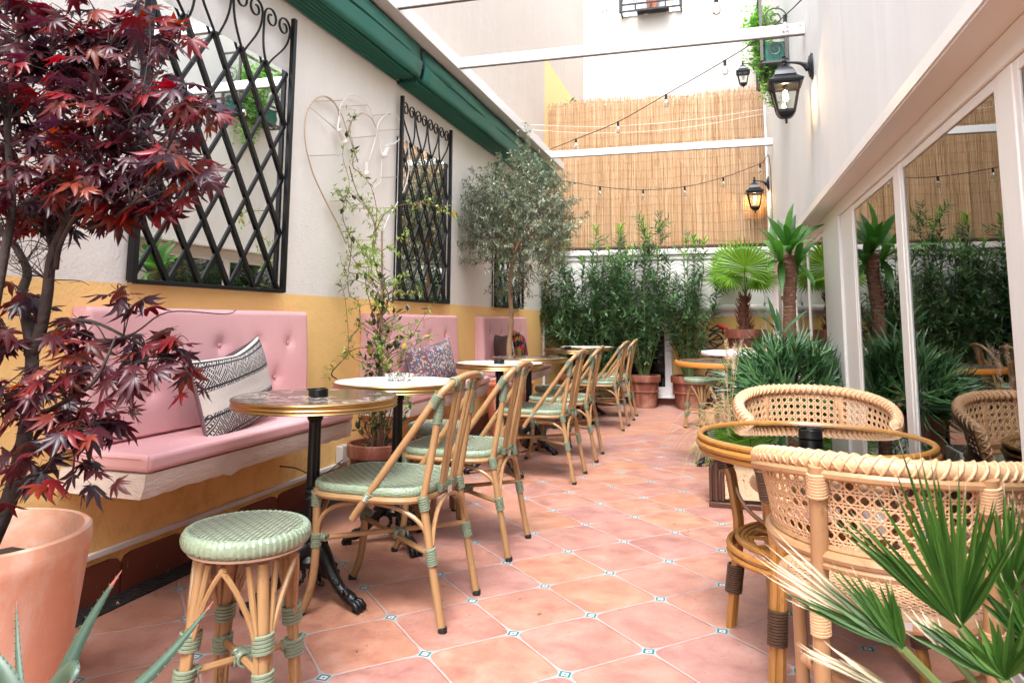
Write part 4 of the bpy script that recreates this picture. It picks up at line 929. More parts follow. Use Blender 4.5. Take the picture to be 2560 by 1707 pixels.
# ------------------------------------------------------------------ rattan armchair (front = +y)
def rattan_chair(name, label, loc, rz):
    o = thing(name, label, 'armchair', loc, rz, 'peach rattan armchairs'); A, B = .248, .285; sz = .425
    def back(th, q):      # th: -1..1 round the back, q: 0 bottom .. 1 top
        a = -pi/2+th*1.95; aa = abs(th); top = .736-.085*aa**2.4; bot = .552-.01*aa; fl = .03*q
        e = aa**9*.05; z = bot+(top-bot)*q
        return V(((A+fl-e*.2)*cos(a)*(1 if aa < .8 else 1), (B+fl)*sin(a)*(1 if a < 0 and a > -pi else .9)+.02, z))
    NC, NR = 40, 7
    W1 = MB(); r = .0019
    def surf(u, v): return back(-1+2*u, v)
    for j in range(NR+1):                       # horizontal pairs
        for dv in (-.017, .017):
            v = min(max((j+.0)/NR+dv, 0), 1); W1.tube([surf(i/90, v) for i in range(91)], r, 4, caps=False)
    for i in range(NC+1):                       # vertical pairs
        for du in (-.0035, .0035):
            u = min(max(i/NC+du, 0), 1); W1.tube([surf(u, k/6) for k in range(7)], r, 4, caps=False)
    for i in range(NC):                         # diagonals
        for j in range(NR):
            u0, u1, v0, v1 = i/NC, (i+1)/NC, j/NR, (j+1)/NR; du, dv = (u1-u0)*.5, (v1-v0)*.5
            for a, b in (((u0, v0+dv), (u0+du, v1)), ((u0+du, v0), (u1, v0+dv)), ((u0, v0+dv), (u0+du, v0)), ((u0+du, v1), (u1, v0+dv))):
                W1.tube([surf(*a)*1.0, surf(*b)], r*1.15, 4, caps=False)
    W1.build('back_weave', M_str, o, smooth=180)
    # thick braided roll along the top and down both ends
    path = [back(1, q/6) for q in range(0, 6)]+[back(1-2*i/70, 1) for i in range(71)]+[back(-1, 1-q/6) for q in range(1, 7)]
    path = [p+V((0, 0, .006)) for p in path]; n = len(path)
    core = MB().tube(path, [.012]*3+[.0175]*(n-6)+[.012]*3, 10).build('top_roll', M_str, o)
    br = MB(); tot = [0.]
    for i in range(1, n): tot.append(tot[-1]+(path[i]-path[i-1]).length)
    def at(s):
        for i in range(1, n):
            if tot[i] >= s: f = (s-tot[i-1])/(tot[i]-tot[i-1]+1e-9); t_ = (path[i]-path[i-1]).normalized(); return path[i-1].lerp(path[i], f), t_
        return path[-1], (path[-1]-path[-2]).normalized()
    cnt = int(tot[-1]/.024)
    for k in range(cnt):
        for sgn in (1, -1):
            pts = []
            for q in range(9):
                s = min(max((k+.5)*.024+sgn*(q/8-.5)*.05, 0), tot[-1]); p, t_ = at(s); up = V((0, 0, 1)); up = (up-t_*up.dot(t_)); up = up.normalized() if up.length > .2 else V((p.x, p.y, 0)).normalized()
                sd_ = t_.cross(up).normalized(); a = -.35*pi+q/8*1.7*pi; pts.append(p+(sd_*cos(a)+up*sin(a))*(.0165+.0025*(1 if sgn > 0 else 0)))
            br.tube(pts, .0038, 5, caps=False)
    br.build('braid', M_str, core, smooth=180)
    # outer frame rails (peeled rattan) top and bottom, following the back
    fr = MB()
    fr.tube([back(-1+2*i/60, .90)*1.0+V((back(-1+2*i/60, .9).x, back(-1+2*i/60, .9).y, 0)).normalized()*.014 for i in range(61)], .0105, 8)
    for dz, dd, rr in ((0, .012, .0115), (-.018, .009, .0105), (.014, .002, .008)):
        lower = []
        for i in range(61):
            th = -1+2*i/60; p = back(th, 0); lower.append(p+V((p.x, p.y, 0)).normalized()*dd+V((0, 0, dz-.004)))
        fr.tube(lower, rr, 8)
    for s in (-1, 1): fr.tube([back(s, q/6)+V((back(s, q/6).x, back(s, q/6).y, 0)).normalized()*.012 for q in range(7)], .010, 8)
    fr.build('back_rail', M_peel, o)
    # seat: oval pad with open weave and thick rim
    sa, sb, cy = .232, .225, .05; S = MB()
    N = 15
    for i in range(-N, N+1):
        for d_ in (-.0017, .0017):
            x = i/N*sa*.97+d_; h = sb*math.sqrt(max(0, 1-(x/sa)**2)); 
            if h > .01: S.tube([(x, cy-h+2*h*k/10, sz-.004) for k in range(11)], .0022, 4, caps=False)
            y = i/N*sb*.97+d_; h = sa*math.sqrt(max(0, 1-(y/sb)**2))
            if h > .01: S.tube([(-h+2*h*k/10, cy+y, sz) for k in range(11)], .0022, 4, caps=False)
    for i in range(-2*N, 2*N+1):
        c = i/N*sa*.94/1
        for sg in (1, -1):
            P_ = []
            for k in range(41):
                q = -1+k/20; x = c*.7071*1+q*sa*.7071*1.0; y = sg*(-c*.7071+q*sa*.7071)
                if (x/sa)**2+(y/sb)**2 < .97: P_.append((x, cy+y, sz+.003))
            if len(P_) > 2: S.tube([P_[0], P_[-1]], .0024, 4, caps=False)
    se = S.build('seat_weave', M_str, o, smooth=180); n2 = 130; vs = []
    for i in range(n2):
        a = 2*pi*i/n2; sc = (1, .93)[i % 2]
        for k in range(10):
            q = 2*pi*(k+.4*sin(i*.7))/10; vs.append(((sa+.018*cos(q)*sc)*cos(a), cy+(sb+.018*cos(q)*sc)*sin(a), sz-.008+.02*sin(q)*sc))
    MB().add(vs, [(i*10+k, i*10+(k+1) % 10, ((i+1) % n2)*10+(k+1) % 10, ((i+1) % n2)*10+k) for i in range(n2) for k in range(10)]).build('seat_rim', M_str, se, smooth=22)
    MB().lathe([(1e-6, 0), (sa*.96, 0), (sa*.96, .006), (1e-6, .006)], 40, (0, cy, sz-.03)).build('seat_board', M_peel, se)
    # legs: front pair under the arms, rear posts running up to the roll
    for s in (-1, 1):
        f = MB().tube([(s*.20, .175, 0), (s*.205, .17, .40)], .0165, 10).build('leg', M_peel, o)
        b = WB(); wrap(b, (s*.205, .17, .375), (0, 0, 1), .0165, 8, .0034); b.build('binding', M_str, f)
        p = MB().tube([(s*.155, -.165, 0), (s*.155, -.185, .42), (s*.150, -.232, .58), (s*.150, -.262, .73)], .0175, 10).build('rear_post', M_peel, o)
        b = WB(); wrap(b, (s*.15, -.257, .69), (0, -.15, 1), .0175, 8, .0034); wrap(b, (s*.155, -.185, .40), (0, 0, 1), .0175, 9, .0034); b.build('binding', M_str, p)
        p = back(s*.80, .02); a = MB().tube([(s*.205, .17, .4), (s*.235, .14, .5), (p.x, p.y, .58)], .013, 8).build('arm_post', M_peel, o)
    st = MB().tube([(-.2, .173, .17), (.165, -.175, .17)], .0125, 8).tube([(.2, .173, .195), (-.165, -.175, .195)], .0125, 8).build('stretcher', M_peel, o)
    b = WB()
    for x, y in ((-.2, .173), (.2, .173), (.165, -.172), (-.165, -.172)): wrap(b, (x*.93, y*.93, .18), (x, y, 0), .013, 5, .0035)
    b.build('binding', M_str, st)
    return o
rc0 = rattan_chair('rattan_armchair', 'nearest peach rattan armchair, its back towards the camera, behind the fan palm', (.355, 1.87, 0), R_(-6))
dup(rc0, (.33, 3.0, 0), pi+R_(4), 'peach rattan armchair across the round glass table, facing the camera')
dup(rc0, (.31, 7.5, 0), pi+R_(12), 'distant rattan armchair behind the white-topped table')
dup(rc0, (.30, 6.28, 0), R_(10), 'distant rattan armchair between the orange-edged table and the white-topped one')
# label tag on the seat of the near chair
lt = MB().box(-.024, .024, -.0008, .0008, -.008, .008).build('care_tag', simple('paper_tag', '#cfcac6', .5), rc0, smooth=None)
lt.location = (-.01, -.196, .418); lt.rotation_euler = (R_(12), 0, 0)
def text(name, s, size, mat, parent, loc, rot):
    cu = bpy.data.curves.new(name, 'FONT'); cu.body = s; cu.size = size; cu.extrude = .0002; cu.materials.append(mat)
    tmp = bpy.data.objects.new('tmp', cu); me = bpy.data.meshes.new_from_object(tmp); bpy.data.objects.remove(tmp); bpy.data.curves.remove(cu)
    o = bpy.data.objects.new(name, me); COL.objects.link(o); o.parent = parent; o.location = loc; o.rotation_euler = rot; return o
text('tag_lettering', 'chard', .008, simple('grey_ink', '#54504e', .6), lt, (-.014, -.001, .001), (pi/2, 0, 0))
text('tag_lettering', 'llection', .0075, simple('pink_ink', '#b4686a', .6), lt, (-.014, -.001, -.0065), (pi/2, 0, 0))
MB().box(-.0235, -.016, -.0014, -.0009, -.002, .007).build('tag_logo', simple('red_ink', '#c0392f', .6), lt, smooth=None)
# ------------------------------------------------------------------ round bamboo and glass table
bt = thing('rattan_table', 'round glass-topped table with a triple bamboo rim on the right, between the rattan armchairs', 'table', (.265, 2.52, 0)); r, z = .345, .652
m = MB()
for dr, dz, rr in ((0, 0, .0100), (.003, -.021, .0108), (-.004, -.041, .0095)):
    pts = [((r+dr)*cos(2*pi*i/72), (r+dr)*sin(2*pi*i/72), z+dz) for i in range(72)]
    m.tube(pts, [rr*(1.16 if i % 18 == 4 else 1) for i in range(72)], 9, closed=True)
m.build('rim', M_bamb, bt)
MB().lathe([(1e-6, z-.004), (r-.006, z-.004), (r-.006, z+.002), (1e-6, z+.002)], 64).build('glass_top', glass_mat('green_glass', (.40, .42, .33, 1), 1.7), bt, smooth=30)
t = NT('woven_shelf'); xx = t.sep(t.co()); s = t.m('SINE', t.m('MULTIPLY', xx[0], 700)); t.set('Base Color', t.mix(t.noise(20), '#7d6a3c', '#a08a55')).set('Roughness', .6); t.bump(s, .6, .003)
MB().lathe([(1e-6, z-.052), (r-.01, z-.052), (r-.01, z-.046), (1e-6, z-.046)], 48).build('woven_panel', t.mat, bt, smooth=30)
m = MB()
for q in range(4):
    rr = .235-.014*q; m.tube([(rr*cos(2*pi*i/48), rr*sin(2*pi*i/48), .335-.004*q) for i in range(48)], .0085, 7, closed=True)
for q in range(6): a = q*pi/6; m.tube([(.2*cos(a), .2*sin(a), .333), (-.2*cos(a), -.2*sin(a), .333)], .006, 6)
for dz in (-.02, -.042): m.tube([(.262*cos(2*pi*i/48), .262*sin(2*pi*i/48), .335+dz) for i in range(48)], .010, 8, closed=True)
m.build('lower_ring', M_bamb, bt)
for k in range(4):
    a = R_(151)+k*pi/2; ca, sa = cos(a), sin(a); g = MB()
    for off in (-.011, .011):
        g.tube([(ca*.335-sa*off, sa*.335+ca*off, z-.05), (ca*.285-sa*off, sa*.285+ca*off, .50), (ca*.262-sa*off, sa*.262+ca*off, .36), (ca*.262-sa*off, sa*.262+ca*off, .30), (ca*.30-sa*off, sa*.30+ca*off, .0)], .0135, 8)
    g.tube(bez((ca*.27, sa*.27, .46), (ca*.25, sa*.25, .40), (ca*.2, sa*.2, .36), (ca*.12, sa*.12, .345), 8), .007, 6)
    l = g.build('leg', M_bamb, bt); b = WB(); wrap(b, (ca*.315, sa*.315, .56), (ca*.28, sa*.28, 1), .024, 12, .0042); wrap(b, (ca*.282, sa*.282, .16), (-ca*.14, -sa*.14, 1), .024, 12, .0042); b.build('binding', M_darkwrap, l)
ashtray((.262, 2.515, z+.003), 'black ashtray on the round glass table between the rattan armchairs', R_(40))
# far right tables
M_wood = simple('orange_wood', '#bd7a35', .4, var=.15, nscale=14)
round_table('cafe_table', 'round table with a thick orange wooden edge, left of the spiky aloe bush', (.03, 5.45, 0), M_mdark, R_(190), .366, .74, M_wood, None)
round_table('cafe_table', 'round white-topped table behind the orange-edged one', (.12, 6.95, 0), simple('white_enamel', '#e4e4e6', .25), R_(200), .31, .755, simple('white_enamel_edge', '#dedee0', .25), None)
ashtray((.2, 6.8, .757), 'black ashtray on the far white-topped table')
# ------------------------------------------------------------------ plant helpers
def rv(rr): 
    while 1:
        v = V((rr.uniform(-1, 1), rr.uniform(-1, 1), rr.uniform(-1, 1)))
        if .05 < v.length < 1: return v.normalized()
def leaf(mb, p, d, up, L, W, n=3, fold=.25, droop=.3, wide=.45, mi=0):
    d = d.normalized(); s = d.cross(up)
    if s.length < .05: s = d.orthogonal()
    s.normalize(); nn = s.cross(d).normalized(); vs = [p]; uv = [(0, .5)]
    c = V(p); dd = V(d)
    for i in range(1, n+1):
        t = i/n; c = c+dd*(L/n); dd = (dd-V((0, 0, droop/n))).normalized()
        if i < n:
            w = W*.5*(sin(pi*(t**(.7 if wide < .5 else 1.3))))
            vs += [c-s*w+nn*w*fold, c, c+s*w+nn*w*fold]; uv += [(t, 0), (t, .5), (t, 1)]
    vs.append(c); uv.append((1, .5)); e = len(vs)-1; f = [(0, 2, 1), (0, 3, 2)]
    for i in range(n-2):
        a = 1+3*i; f += [(a, a+1, a+4, a+3), (a+1, a+2, a+5, a+4)]
    a = 1+3*(n-2); f += [(a, a+1, e), (a+1, a+2, e)]
    mb.add(vs, f, mi, uv)
def pot(name, label, loc, r0, r1, h, mat, rim=.05, lip=.012, grp=None, bands=0, soil=.05, cat='pot'):
    o = thing(name, label, cat, loc, 0, grp); t_ = .016
    pr = [(r0*.9, 0), (r0, .006), (r0+(r1-lip-r0)*.95, h-rim-.004), (r1, h-rim), (r1+.003, h-rim*.5), (r1, h-.004), (r1-.006, h), (r1-t_, h-.002), (r1-t_-.006, h-rim), (r0+(r1-r0)*.6, h-soil-.02)]
    if bands: 
        q = (h-rim)*.62; rq = r0+(r1-lip-r0)*.62; pr[2:2] = [(rq-.001, q-.012), (rq+.008, q-.006), (rq+.008, q+.006), (rq+.001, q+.012)]
    MB().lathe(pr, 40).build('pot_body', mat, o, smooth=45)
    rs = r1-t_-.01; m = MB(); rr = random.Random(int(loc[1]*77)); vs = [(0, 0, h-soil+.01)]; n = 24
    for k in (1, 2, 3, 4):
        for i in range(n): a = 2*pi*i/n; vs.append((rs*k/4*cos(a), rs*k/4*sin(a), h-soil+rr.uniform(-.008, .008)))
    fs = [(0, 1+i, 1+(i+1) % n) for i in range(n)]+[(1+k*n+i, 1+(k+1)*n+i, 1+(k+1)*n+(i+1) % n, 1+k*n+(i+1) % n) for k in range(3) for i in range(n)]
    m.add(vs, fs).build('soil', M_soil, o, smooth=60); return o
M_bark = simple('grey_bark', '#352a25', .85, var=.45, nscale=22, bump=(35, .8, .01)); M_barko = simple('olive_bark', '#8a6d52', .9, var=.3, nscale=25, bump=(30, .8, .01)); M_twig = simple('dark_twig', '#2c2220', .8, var=.3)
M_vine = simple('vine_stem', '#6a4535', .7, var=.3); M_cstem = simple('green_stem', '#5d6a3a', .6, var=.2)
# ------------------------------------------------------------------ red maple
M_maple = leafmat('maple_leaf', ['#28151f', '#341a24', '#2b1722', '#431b25', '#301923', '#561922', '#361b24', '#7d1f22', '#3a1b21', '#7d3422', '#421b22'], .36, .42)
def maple_leaf(mb, p, d, up, L, rr):
    d = d.normalized(); s = d.cross(up)
    if s.length < .05: s = d.orthogonal()
    s.normalize(); nn = s.cross(d).normalized(); vs = [V(p)]; f = []; uv = [(0, .5)]
    for a, k in ((0, 1), (.62, .93), (-.62, .93), (1.22, .72), (-1.22, .72), (1.9, .38), (-1.9, .38)):
        a += rr.uniform(-.08, .08); l = L*k*rr.uniform(.9, 1.08); q = d*cos(a)+s*sin(a); sd = (s*cos(a)-d*sin(a)); dr = rr.uniform(.05, .5); w = l*.135
        c1 = p+q*l*.38-nn*l*.05*dr; c2_ = p+q*l*.68-nn*l*.22*dr*2; c3 = p+q*l-nn*l*.5*dr*1.7; o = len(vs)
        vs += [c1-sd*w-nn*w*.25, c1, c1+sd*w-nn*w*.35, c2_-sd*w*.66-nn*w*.45, c2_, c2_+sd*w*.66-nn*w*.45, c3+sd*w*rr.uniform(-.8, .8)]; uv += [(.4, 0), (.4, .5), (.4, 1), (.7, 0), (.7, .5), (.7, 1), (1, .5)]
        f += [(0, o+1, o), (0, o+2, o+1), (o, o+1, o+4, o+3), (o+1, o+2, o+5, o+4), (o+3, o+4, o+6), (o+4, o+5, o+6)]
    mb.add(vs, f, 0, uv)
PM = V((-1.76, 1.38, 0))
pot('planter_pot', 'large smooth pale terracotta pot at the left edge holding the red maple', PM, .20, .245, .50, M_terra, rim=.06, lip=.0, soil=.10)
mp = thing('maple_tree', 'young Japanese maple with dark red leaves growing from the large pale pot', 'tree', PM+V((0, 0, .41)))
rr = random.Random(11); O = PM+V((0, 0, .41))
def mpx(x, y, Y): return aty(x, y, Y)-O
limbs = [([V((0, 0, -.03)), mpx(15, 1270, 1.39), mpx(50, 1150, 1.4), mpx(72, 1020, 1.41), mpx(80, 900, 1.42), mpx(72, 830, 1.42), mpx(55, 740, 1.42), mpx(68, 690, 1.44), mpx(60, 655, 1.44), mpx(25, 600, 1.44), mpx(-40, 540, 1.45)], .021, .007),
         ([mpx(76, 890, 1.42), mpx(98, 840, 1.42), mpx(118, 740, 1.41), mpx(130, 640, 1.40), mpx(170, 545, 1.40), mpx(215, 440, 1.42), mpx(250, 300, 1.44), mpx(270, 120, 1.46)], .017, .005),
         ([mpx(132, 625, 1.40), mpx(118, 570, 1.42), mpx(122, 500, 1.44), mpx(110, 350, 1.5), mpx(130, 150, 1.55)], .008, .004),
         ([mpx(140, 672, 1.40), mpx(152, 610, 1.38), mpx(200, 520, 1.35), mpx(290, 380, 1.33), mpx(350, 260, 1.32)], .007, .003),
         ([V((.01, 0, 0)), mpx(-30, 900, 1.3), mpx(10, 640, 1.3), mpx(30, 520, 1.32), mpx(20, 300, 1.35), mpx(50, 60, 1.4)], .014, .006),
         ([mpx(60, 1060, 1.41), mpx(150, 1010, 1.36), mpx(230, 960, 1.33), mpx(265, 900, 1.33), mpx(290, 840, 1.35)], .007, .0025),
         ([mpx(60, 1140, 1.4), mpx(100, 1190, 1.37), mpx(150, 1110, 1.32)], .006, .0025),
         ([mpx(80, 870, 1.42), mpx(200, 800, 1.42), mpx(330, 850, 1.42), mpx(400, 890, 1.43), mpx(450, 905, 1.45)], .005, .002),
         ([mpx(270, 860, 1.4), mpx(340, 830, 1.38), mpx(420, 780, 1.38), mpx(560, 785, 1.4), mpx(590, 775, 1.41)], .003, .0008),
         ([mpx(180, 545, 1.4), mpx(230, 570, 1.38), mpx(350, 490, 1.3), mpx(440, 330, 1.28), mpx(500, 240, 1.28)], .005, .002)]
tr = MB(); allp = []
for P_, a, b in limbs:
    q = spline(P_, 5); n = len(q); tr.tube(q, [a+(b-a)*i/(n-1) for i in range(n)], 9); allp += q
tr.build('trunk', M_bark, mp, smooth=180)
# clusters: (px, py, depth, rx, rz, count)
cl = []
for row_ in ['20 60 1.45 .16 .13 34', '150 60 1.4 .15 .12 34', '280 50 1.45 .14 .12 30', '370 40 1.4 .10 .10 16', '60 190 1.35 .16 .12 34', '200 200 1.42 .15 .12 34', '330 190 1.38 .13 .10 26', '100 330 1.5 .16 .12 34', '240 330 1.36 .15 .12 34', '370 330 1.4 .12 .10 22', '30 450 1.4 .15 .11 28', '160 460 1.34 .14 .09 28', '290 450 1.36 .13 .10 26', '370 470 1.36 .09 .08 14', '460 250 1.3 .09 .07 13', '520 230 1.28 .05 .04 6', '470 370 1.28 .07 .08 10', '500 420 1.28 .05 .05 6', '90 520 1.38 .12 .06 14', '410 400 1.3 .08 .07 12', '430 20 1.35 .07 .05 7', '20 560 1.5 .08 .05 5',
             '20 720 1.42 .08 .05 9', '40 810 1.4 .11 .07 16', '150 830 1.42 .08 .05 11', '20 900 1.36 .13 .09 20', '230 800 1.38 .08 .05 11', '320 740 1.4 .07 .05 9', '250 870 1.4 .10 .07 16', '350 830 1.42 .09 .07 13', '400 860 1.42 .07 .07 10', '430 930 1.42 .06 .06 10', '380 930 1.42 .07 .06 9', '190 950 1.36 .11 .07 18', '60 1010 1.36 .13 .08 22', '160 1060 1.32 .11 .07 18', '240 1010 1.34 .08 .06 12', '30 1120 1.36 .10 .07 14', '230 1110 1.32 .05 .05 6', '130 1170 1.34 .08 .05 11', '200 1180 1.33 .06 .04 8', '90 930 1.5 .1 .07 12', '0 1230 1.25 .05 .04 4']:
    cl.append([float(k) for k in row_.split()])
lm = MB(); tw = MB()
for x, y, Y, rx, rz, n in cl:
    c = mpx(x, y, Y); near = min(allp, key=lambda p: (p-c-V((0, 0, -.08))).length)
    n = int(n*(2.4 if y < 560 and x < 300 else 1.5 if y < 560 else 1.0)); m_ = max(2, n//4)
    for i in range(m_):
        d = rv(rr); tipp = c+V((d.x*rx*.8, d.y*rx*1.1, d.z*rz*.8)); mid = near.lerp(tipp, .55)+V((0, 0, .02))+rv(rr)*.015
        q = spline([near, mid, tipp], 5); tw.tube(q, [.0022-.0015*k/(len(q)-1) for k in range(len(q))], 4, caps=False)
        for k in range(4+(rr.random() < .4)):
            p = q[rr.randrange(5, len(q))]+rv(rr)*.02+V((0, 0, -.005)); dd = V((rr.uniform(-1, 1), rr.uniform(-1, .6), rr.uniform(-.9, .15))); pe = dd.normalized()*.02
            tw.tube([p, p+pe], .0007, 3, caps=False); maple_leaf(lm, p+pe, dd, V((rr.uniform(-.5, .5), rr.uniform(-1.1, .3), 1)), rr.uniform(.038, .072), rr)
for P_ in range(46):                              # bare twigs in the gap
    a = rr.choice([mpx(60, 655, 1.44), mpx(132, 625, 1.40), mpx(70, 690, 1.42), mpx(120, 700, 1.4), mpx(170, 550, 1.4)]); b = a+V((rr.uniform(-.13, .13), rr.uniform(-.06, .06), rr.uniform(-.02, .14)))
    q = spline([a, a.lerp(b, .5)+rv(rr)*.02, b], 5); tw.tube(q, [.0016-.0011*k/(len(q)-1) for k in range(len(q))], 4, caps=False)
    tw.tube([q[6], q[6]+rv(rr)*.03], .0006, 3, caps=False)
tw.build('twigs', M_twig, mp, smooth=180); lm.build('leaves', M_maple, mp, smooth=180)
# ------------------------------------------------------------------ olive tree
po = V((-1.79, 6.08, 0)); pot('planter_pot', 'tall orange terracotta pot holding the olive tree, between the middle and farthest benches', po, .165, .21, .50, M_terraor, rim=.035, lip=.004)
ot = thing('olive_tree', 'slender olive tree with a round grey-green crown, in the tall orange pot', 'tree', po+V((0, 0, .44))); OO = po+V((0, 0, .44))
rr = random.Random(5); tk = spline([V((0, 0, 0)), V((-.005, .0, .35)), V((.012, 0, .6)), V((.0, 0, .9)), V((.02, 0, 1.15)), V((.0, 0, 1.5))], 6); n = len(tk)
tb = MB().tube(tk, [.027-.012*i/(n-1)+.002*sin(i*1.3) for i in range(n)], 10); ol = MB(); ot_tw = MB()
C = V((.02, -.02, 1.37)); M_olive = leafmat('olive_leaf', ['#4d5845', '#6b7762', '#5b664f', '#868f7b', '#66724e', '#9ba592', '#76825a'], .42, .2)
def shoot(tw, lf, p0, d, L, n, lL, lW, rr, curve=.3, r=.0022, whorl=2, droop=.15, spread=.9, start=.25):
    pts = [V(p0)]; d = d.normalized(); c = V((rr.uniform(-1, 1), rr.uniform(-1, 1), rr.uniform(-.2, 1)))*curve
    for i in range(6): d = (d+c/6).normalized(); pts.append(pts[-1]+d*L/6)
    tw.tube(pts, [r*(1-.12*i) for i in range(7)], 4, caps=False)
    for k in range(n):
        t_ = start+(1-start)*(k+rr.random()*.5)/n; i = min(int(t_*6), 5); p = pts[i].lerp(pts[i+1], t_*6-i); ax = (pts[i+1]-pts[i]).normalized(); s = ax.orthogonal().normalized(); a0 = rr.random()*6.28
        for w_ in range(whorl):
            a = a0+w_*2*pi/whorl; side = s*cos(a)+ax.cross(s)*sin(a); dd = ax*(1-spread*.6)+side*spread
            leaf(lf, p, dd, V((0, 0, 1))+rv(rr)*.6, lL*rr.uniform(.7, 1.15), lW*rr.uniform(.8, 1.2), 3, .2, droop)
for i in range(9):
    a = i*2.4; e = C+V((cos(a)*.32*rr.uniform(.6, 1), sin(a)*.3, rr.uniform(-.1, .42))); q = bez(tk[int(n*.68)+i % 5], tk[-4]+V((cos(a)*.05, sin(a)*.05, -.1)), e-V((cos(a)*.1, sin(a)*.1, .15)), e, 8); tb.tube(q, [.010-.0008*k for k in range(9)], 6)
tb.build('trunk', M_barko, ot, smooth=180)
for i in range(600):
    d = rv(rr); q = rr.random()**.45; b = C+V((d.x*.43*q+.05, d.y*.36*q, d.z*.50*q+.05)); out = (V((d.x, d.y, d.z*.5+.35))+rv(rr)*.5)
    if b.x < -.30: out.x = abs(out.x)*.2
    shoot(ot_tw, ol, b, out, rr.uniform(.14, .26), 13, .044, .0115, rr, .4)
for dx, dz, L in ((.17, 1.92, .5), (.12, 1.85, .45), (-.10, 1.85, .3), (-.28, 1.65, .42), (-.12, 1.7, .34), (.05, 1.68, .33), (.2, 1.6, .3), (.42, 1.4, .25), (-.2, 1.6, .3), (.3, 1.55, .28)):
    for j in range(3): shoot(ot_tw, ol, V((dx+rr.uniform(-.05, .05), rr.uniform(-.1, .1), dz-.05)), V((rr.uniform(-.2, .25), 0, 1)), L*rr.uniform(.7, 1), 20, .042, .012, rr, .15)
for j in range(7): shoot(ot_tw, ol, tk[12]+V((0, 0, rr.uniform(-.1, .3))), V((rr.choice((-1, 1)), rr.uniform(-1, .3), rr.uniform(-.1, .6))), rr.uniform(.2, .36), 12, .042, .011, rr, .3)
ot_tw.build('branches', simple('olive_twig', '#6d5d4a', .8), ot, smooth=180); ol.build('leaves', M_olive, ot, smooth=180)
# ------------------------------------------------------------------ climbing jasmine
pv = V((-1.88, 3.76, 0)); pot('planter_pot', 'brown terracotta pot of the climbing plant, between the first and middle benches', pv, .12, .168, .34, M_terrab, rim=.07, lip=.014, soil=.03)
vn = thing('climbing_plant', 'straggly climbing jasmine on a bamboo cane, arching in front of the wire heart', 'plant', pv+V((0, 0, .31))); VO = pv+V((0, 0, .31))
M_jas = leafmat('jasmine_leaf', ['#7f9a48', '#94b058', '#6f8c3e', '#88a350'], .4, .4); M_jasd = leafmat('jasmine_old_leaf', ['#22331f', '#2f4427', '#1c2b1c', '#3c5330', '#b79a2c'], .3, .15)
rr = random.Random(21); vt = MB(); vl = MB(); vd = MB()
def vx(x, y, Y=3.78): 
    p = aty(x, y, Y); return V((max(p.x, XL+.05), p.y, p.z))-VO
MB().tube([V((0, 0, -.02)), vx(955, 900, 3.76), vx(955, 578, 3.76)], .0065, 8).build('bamboo_cane', simple('grey_cane', '#8d7666', .8), vn)
def z2(x, y): return (720+x*.5102, 380+y*.5102)          # points surveyed in one enlargement
vines = [[(455, 1080), (450, 900), (470, 700), (440, 600), (415, 480), (425, 380), (435, 290), (410, 180), (370, 120), (300, 70), (260, 20), (235, -60)],
         [(450, 1050), (440, 850), (480, 770), (490, 690), (440, 640), (380, 600), (300, 590), (255, 540), (255, 450), (290, 390), (270, 330), (275, 250), (300, 150), (245, 10), (205, -110), (150, -190)],
         [(205, 1110), (215, 1080), (290, 990), (300, 920), (350, 850), (345, 740), (290, 700), (290, 600), (260, 540)],
         [(440, 1000), (350, 960), (240, 1000), (175, 975), (235, 880), (230, 700), (215, 640)],
         [(420, 480), (430, 390), (400, 300), (350, 240), (290, 195), (230, 190), (150, 210), (60, 240), (0, 270), (-60, 310)],
         [(430, 390), (470, 310), (540, 265), (620, 255), (700, 260), (780, 290), (820, 330)],
         [(455, 900), (520, 860), (600, 900), (650, 830), (690, 770)], [(460, 1080), (520, 1000), (600, 960), (660, 920), (700, 900)], [(460, 1000), (540, 930), (600, 880)],
         [(470, 700), (530, 680), (600, 700), (640, 680)], [(415, 560), (350, 560), (300, 480), (290, 390)], [(300, 70), (340, 200), (420, 330), (415, 480)], [(420, 800), (380, 640), (410, 560), (330, 430), (290, 390)],
         [(450, 1230), (400, 1180), (370, 1240)], [(460, 1250), (540, 1200), (620, 1240)], [(470, 1300), (560, 1280), (600, 1180)]]
for k, vv in enumerate(vines):
    pts = [vx(*z2(*q), Y=3.78+.10*sin(k*1.7+i*.8)) for i, q in enumerate(vv)]
    if k in (0, 1, 3, 6, 7, 8): pts = [V((rr.uniform(-.04, .04), rr.uniform(-.04, .04), .0)), V((rr.uniform(-.03, .03), 0, .2))]+pts
    q = spline(pts, 7); n = len(q); r0 = .0042 if k < 3 else .003; vt.tube(q, [r0-(r0-.0012)*i/n for i in range(n)], 5, caps=False)
    for i in range(3, n):
        if rr.random() < .72:
            s = rv(rr); tip = q[i]+s*rr.uniform(.025, .07); vt.tube([q[i], tip], .0008, 3, caps=False)
            for j in range(rr.randrange(2, 6)): leaf(vl, q[i].lerp(tip, rr.uniform(.3, 1)), rv(rr)+V((0, 0, -.1)), V((0, 0, 1))+rv(rr)*.5, rr.uniform(.014, .034), rr.uniform(.007, .012), 3, .2, .3)
        if rr.random() < .09: leaf(vd, q[i], rv(rr), V((0, 0, 1))+rv(rr)*.5, .05, .024, 4, .2, .2)
for i in range(190):                                   # dense older leaves round the stem
    z = rr.uniform(.02, .95)**1.0; c = V((rr.gauss(0, .07), rr.gauss(0, .07), z)); s = V((c.x, c.y, rr.uniform(-.1, .4))).normalized()
    vt.tube([V((c.x*.2, c.y*.2, z-.05)), c], .0016, 4, caps=False)
    for j in range(2): leaf(vd, c, s+rv(rr)*.6, V((0, 0, 1))+rv(rr)*.3, rr.uniform(.035, .052), rr.uniform(.018, .026), 4, .2, .2)
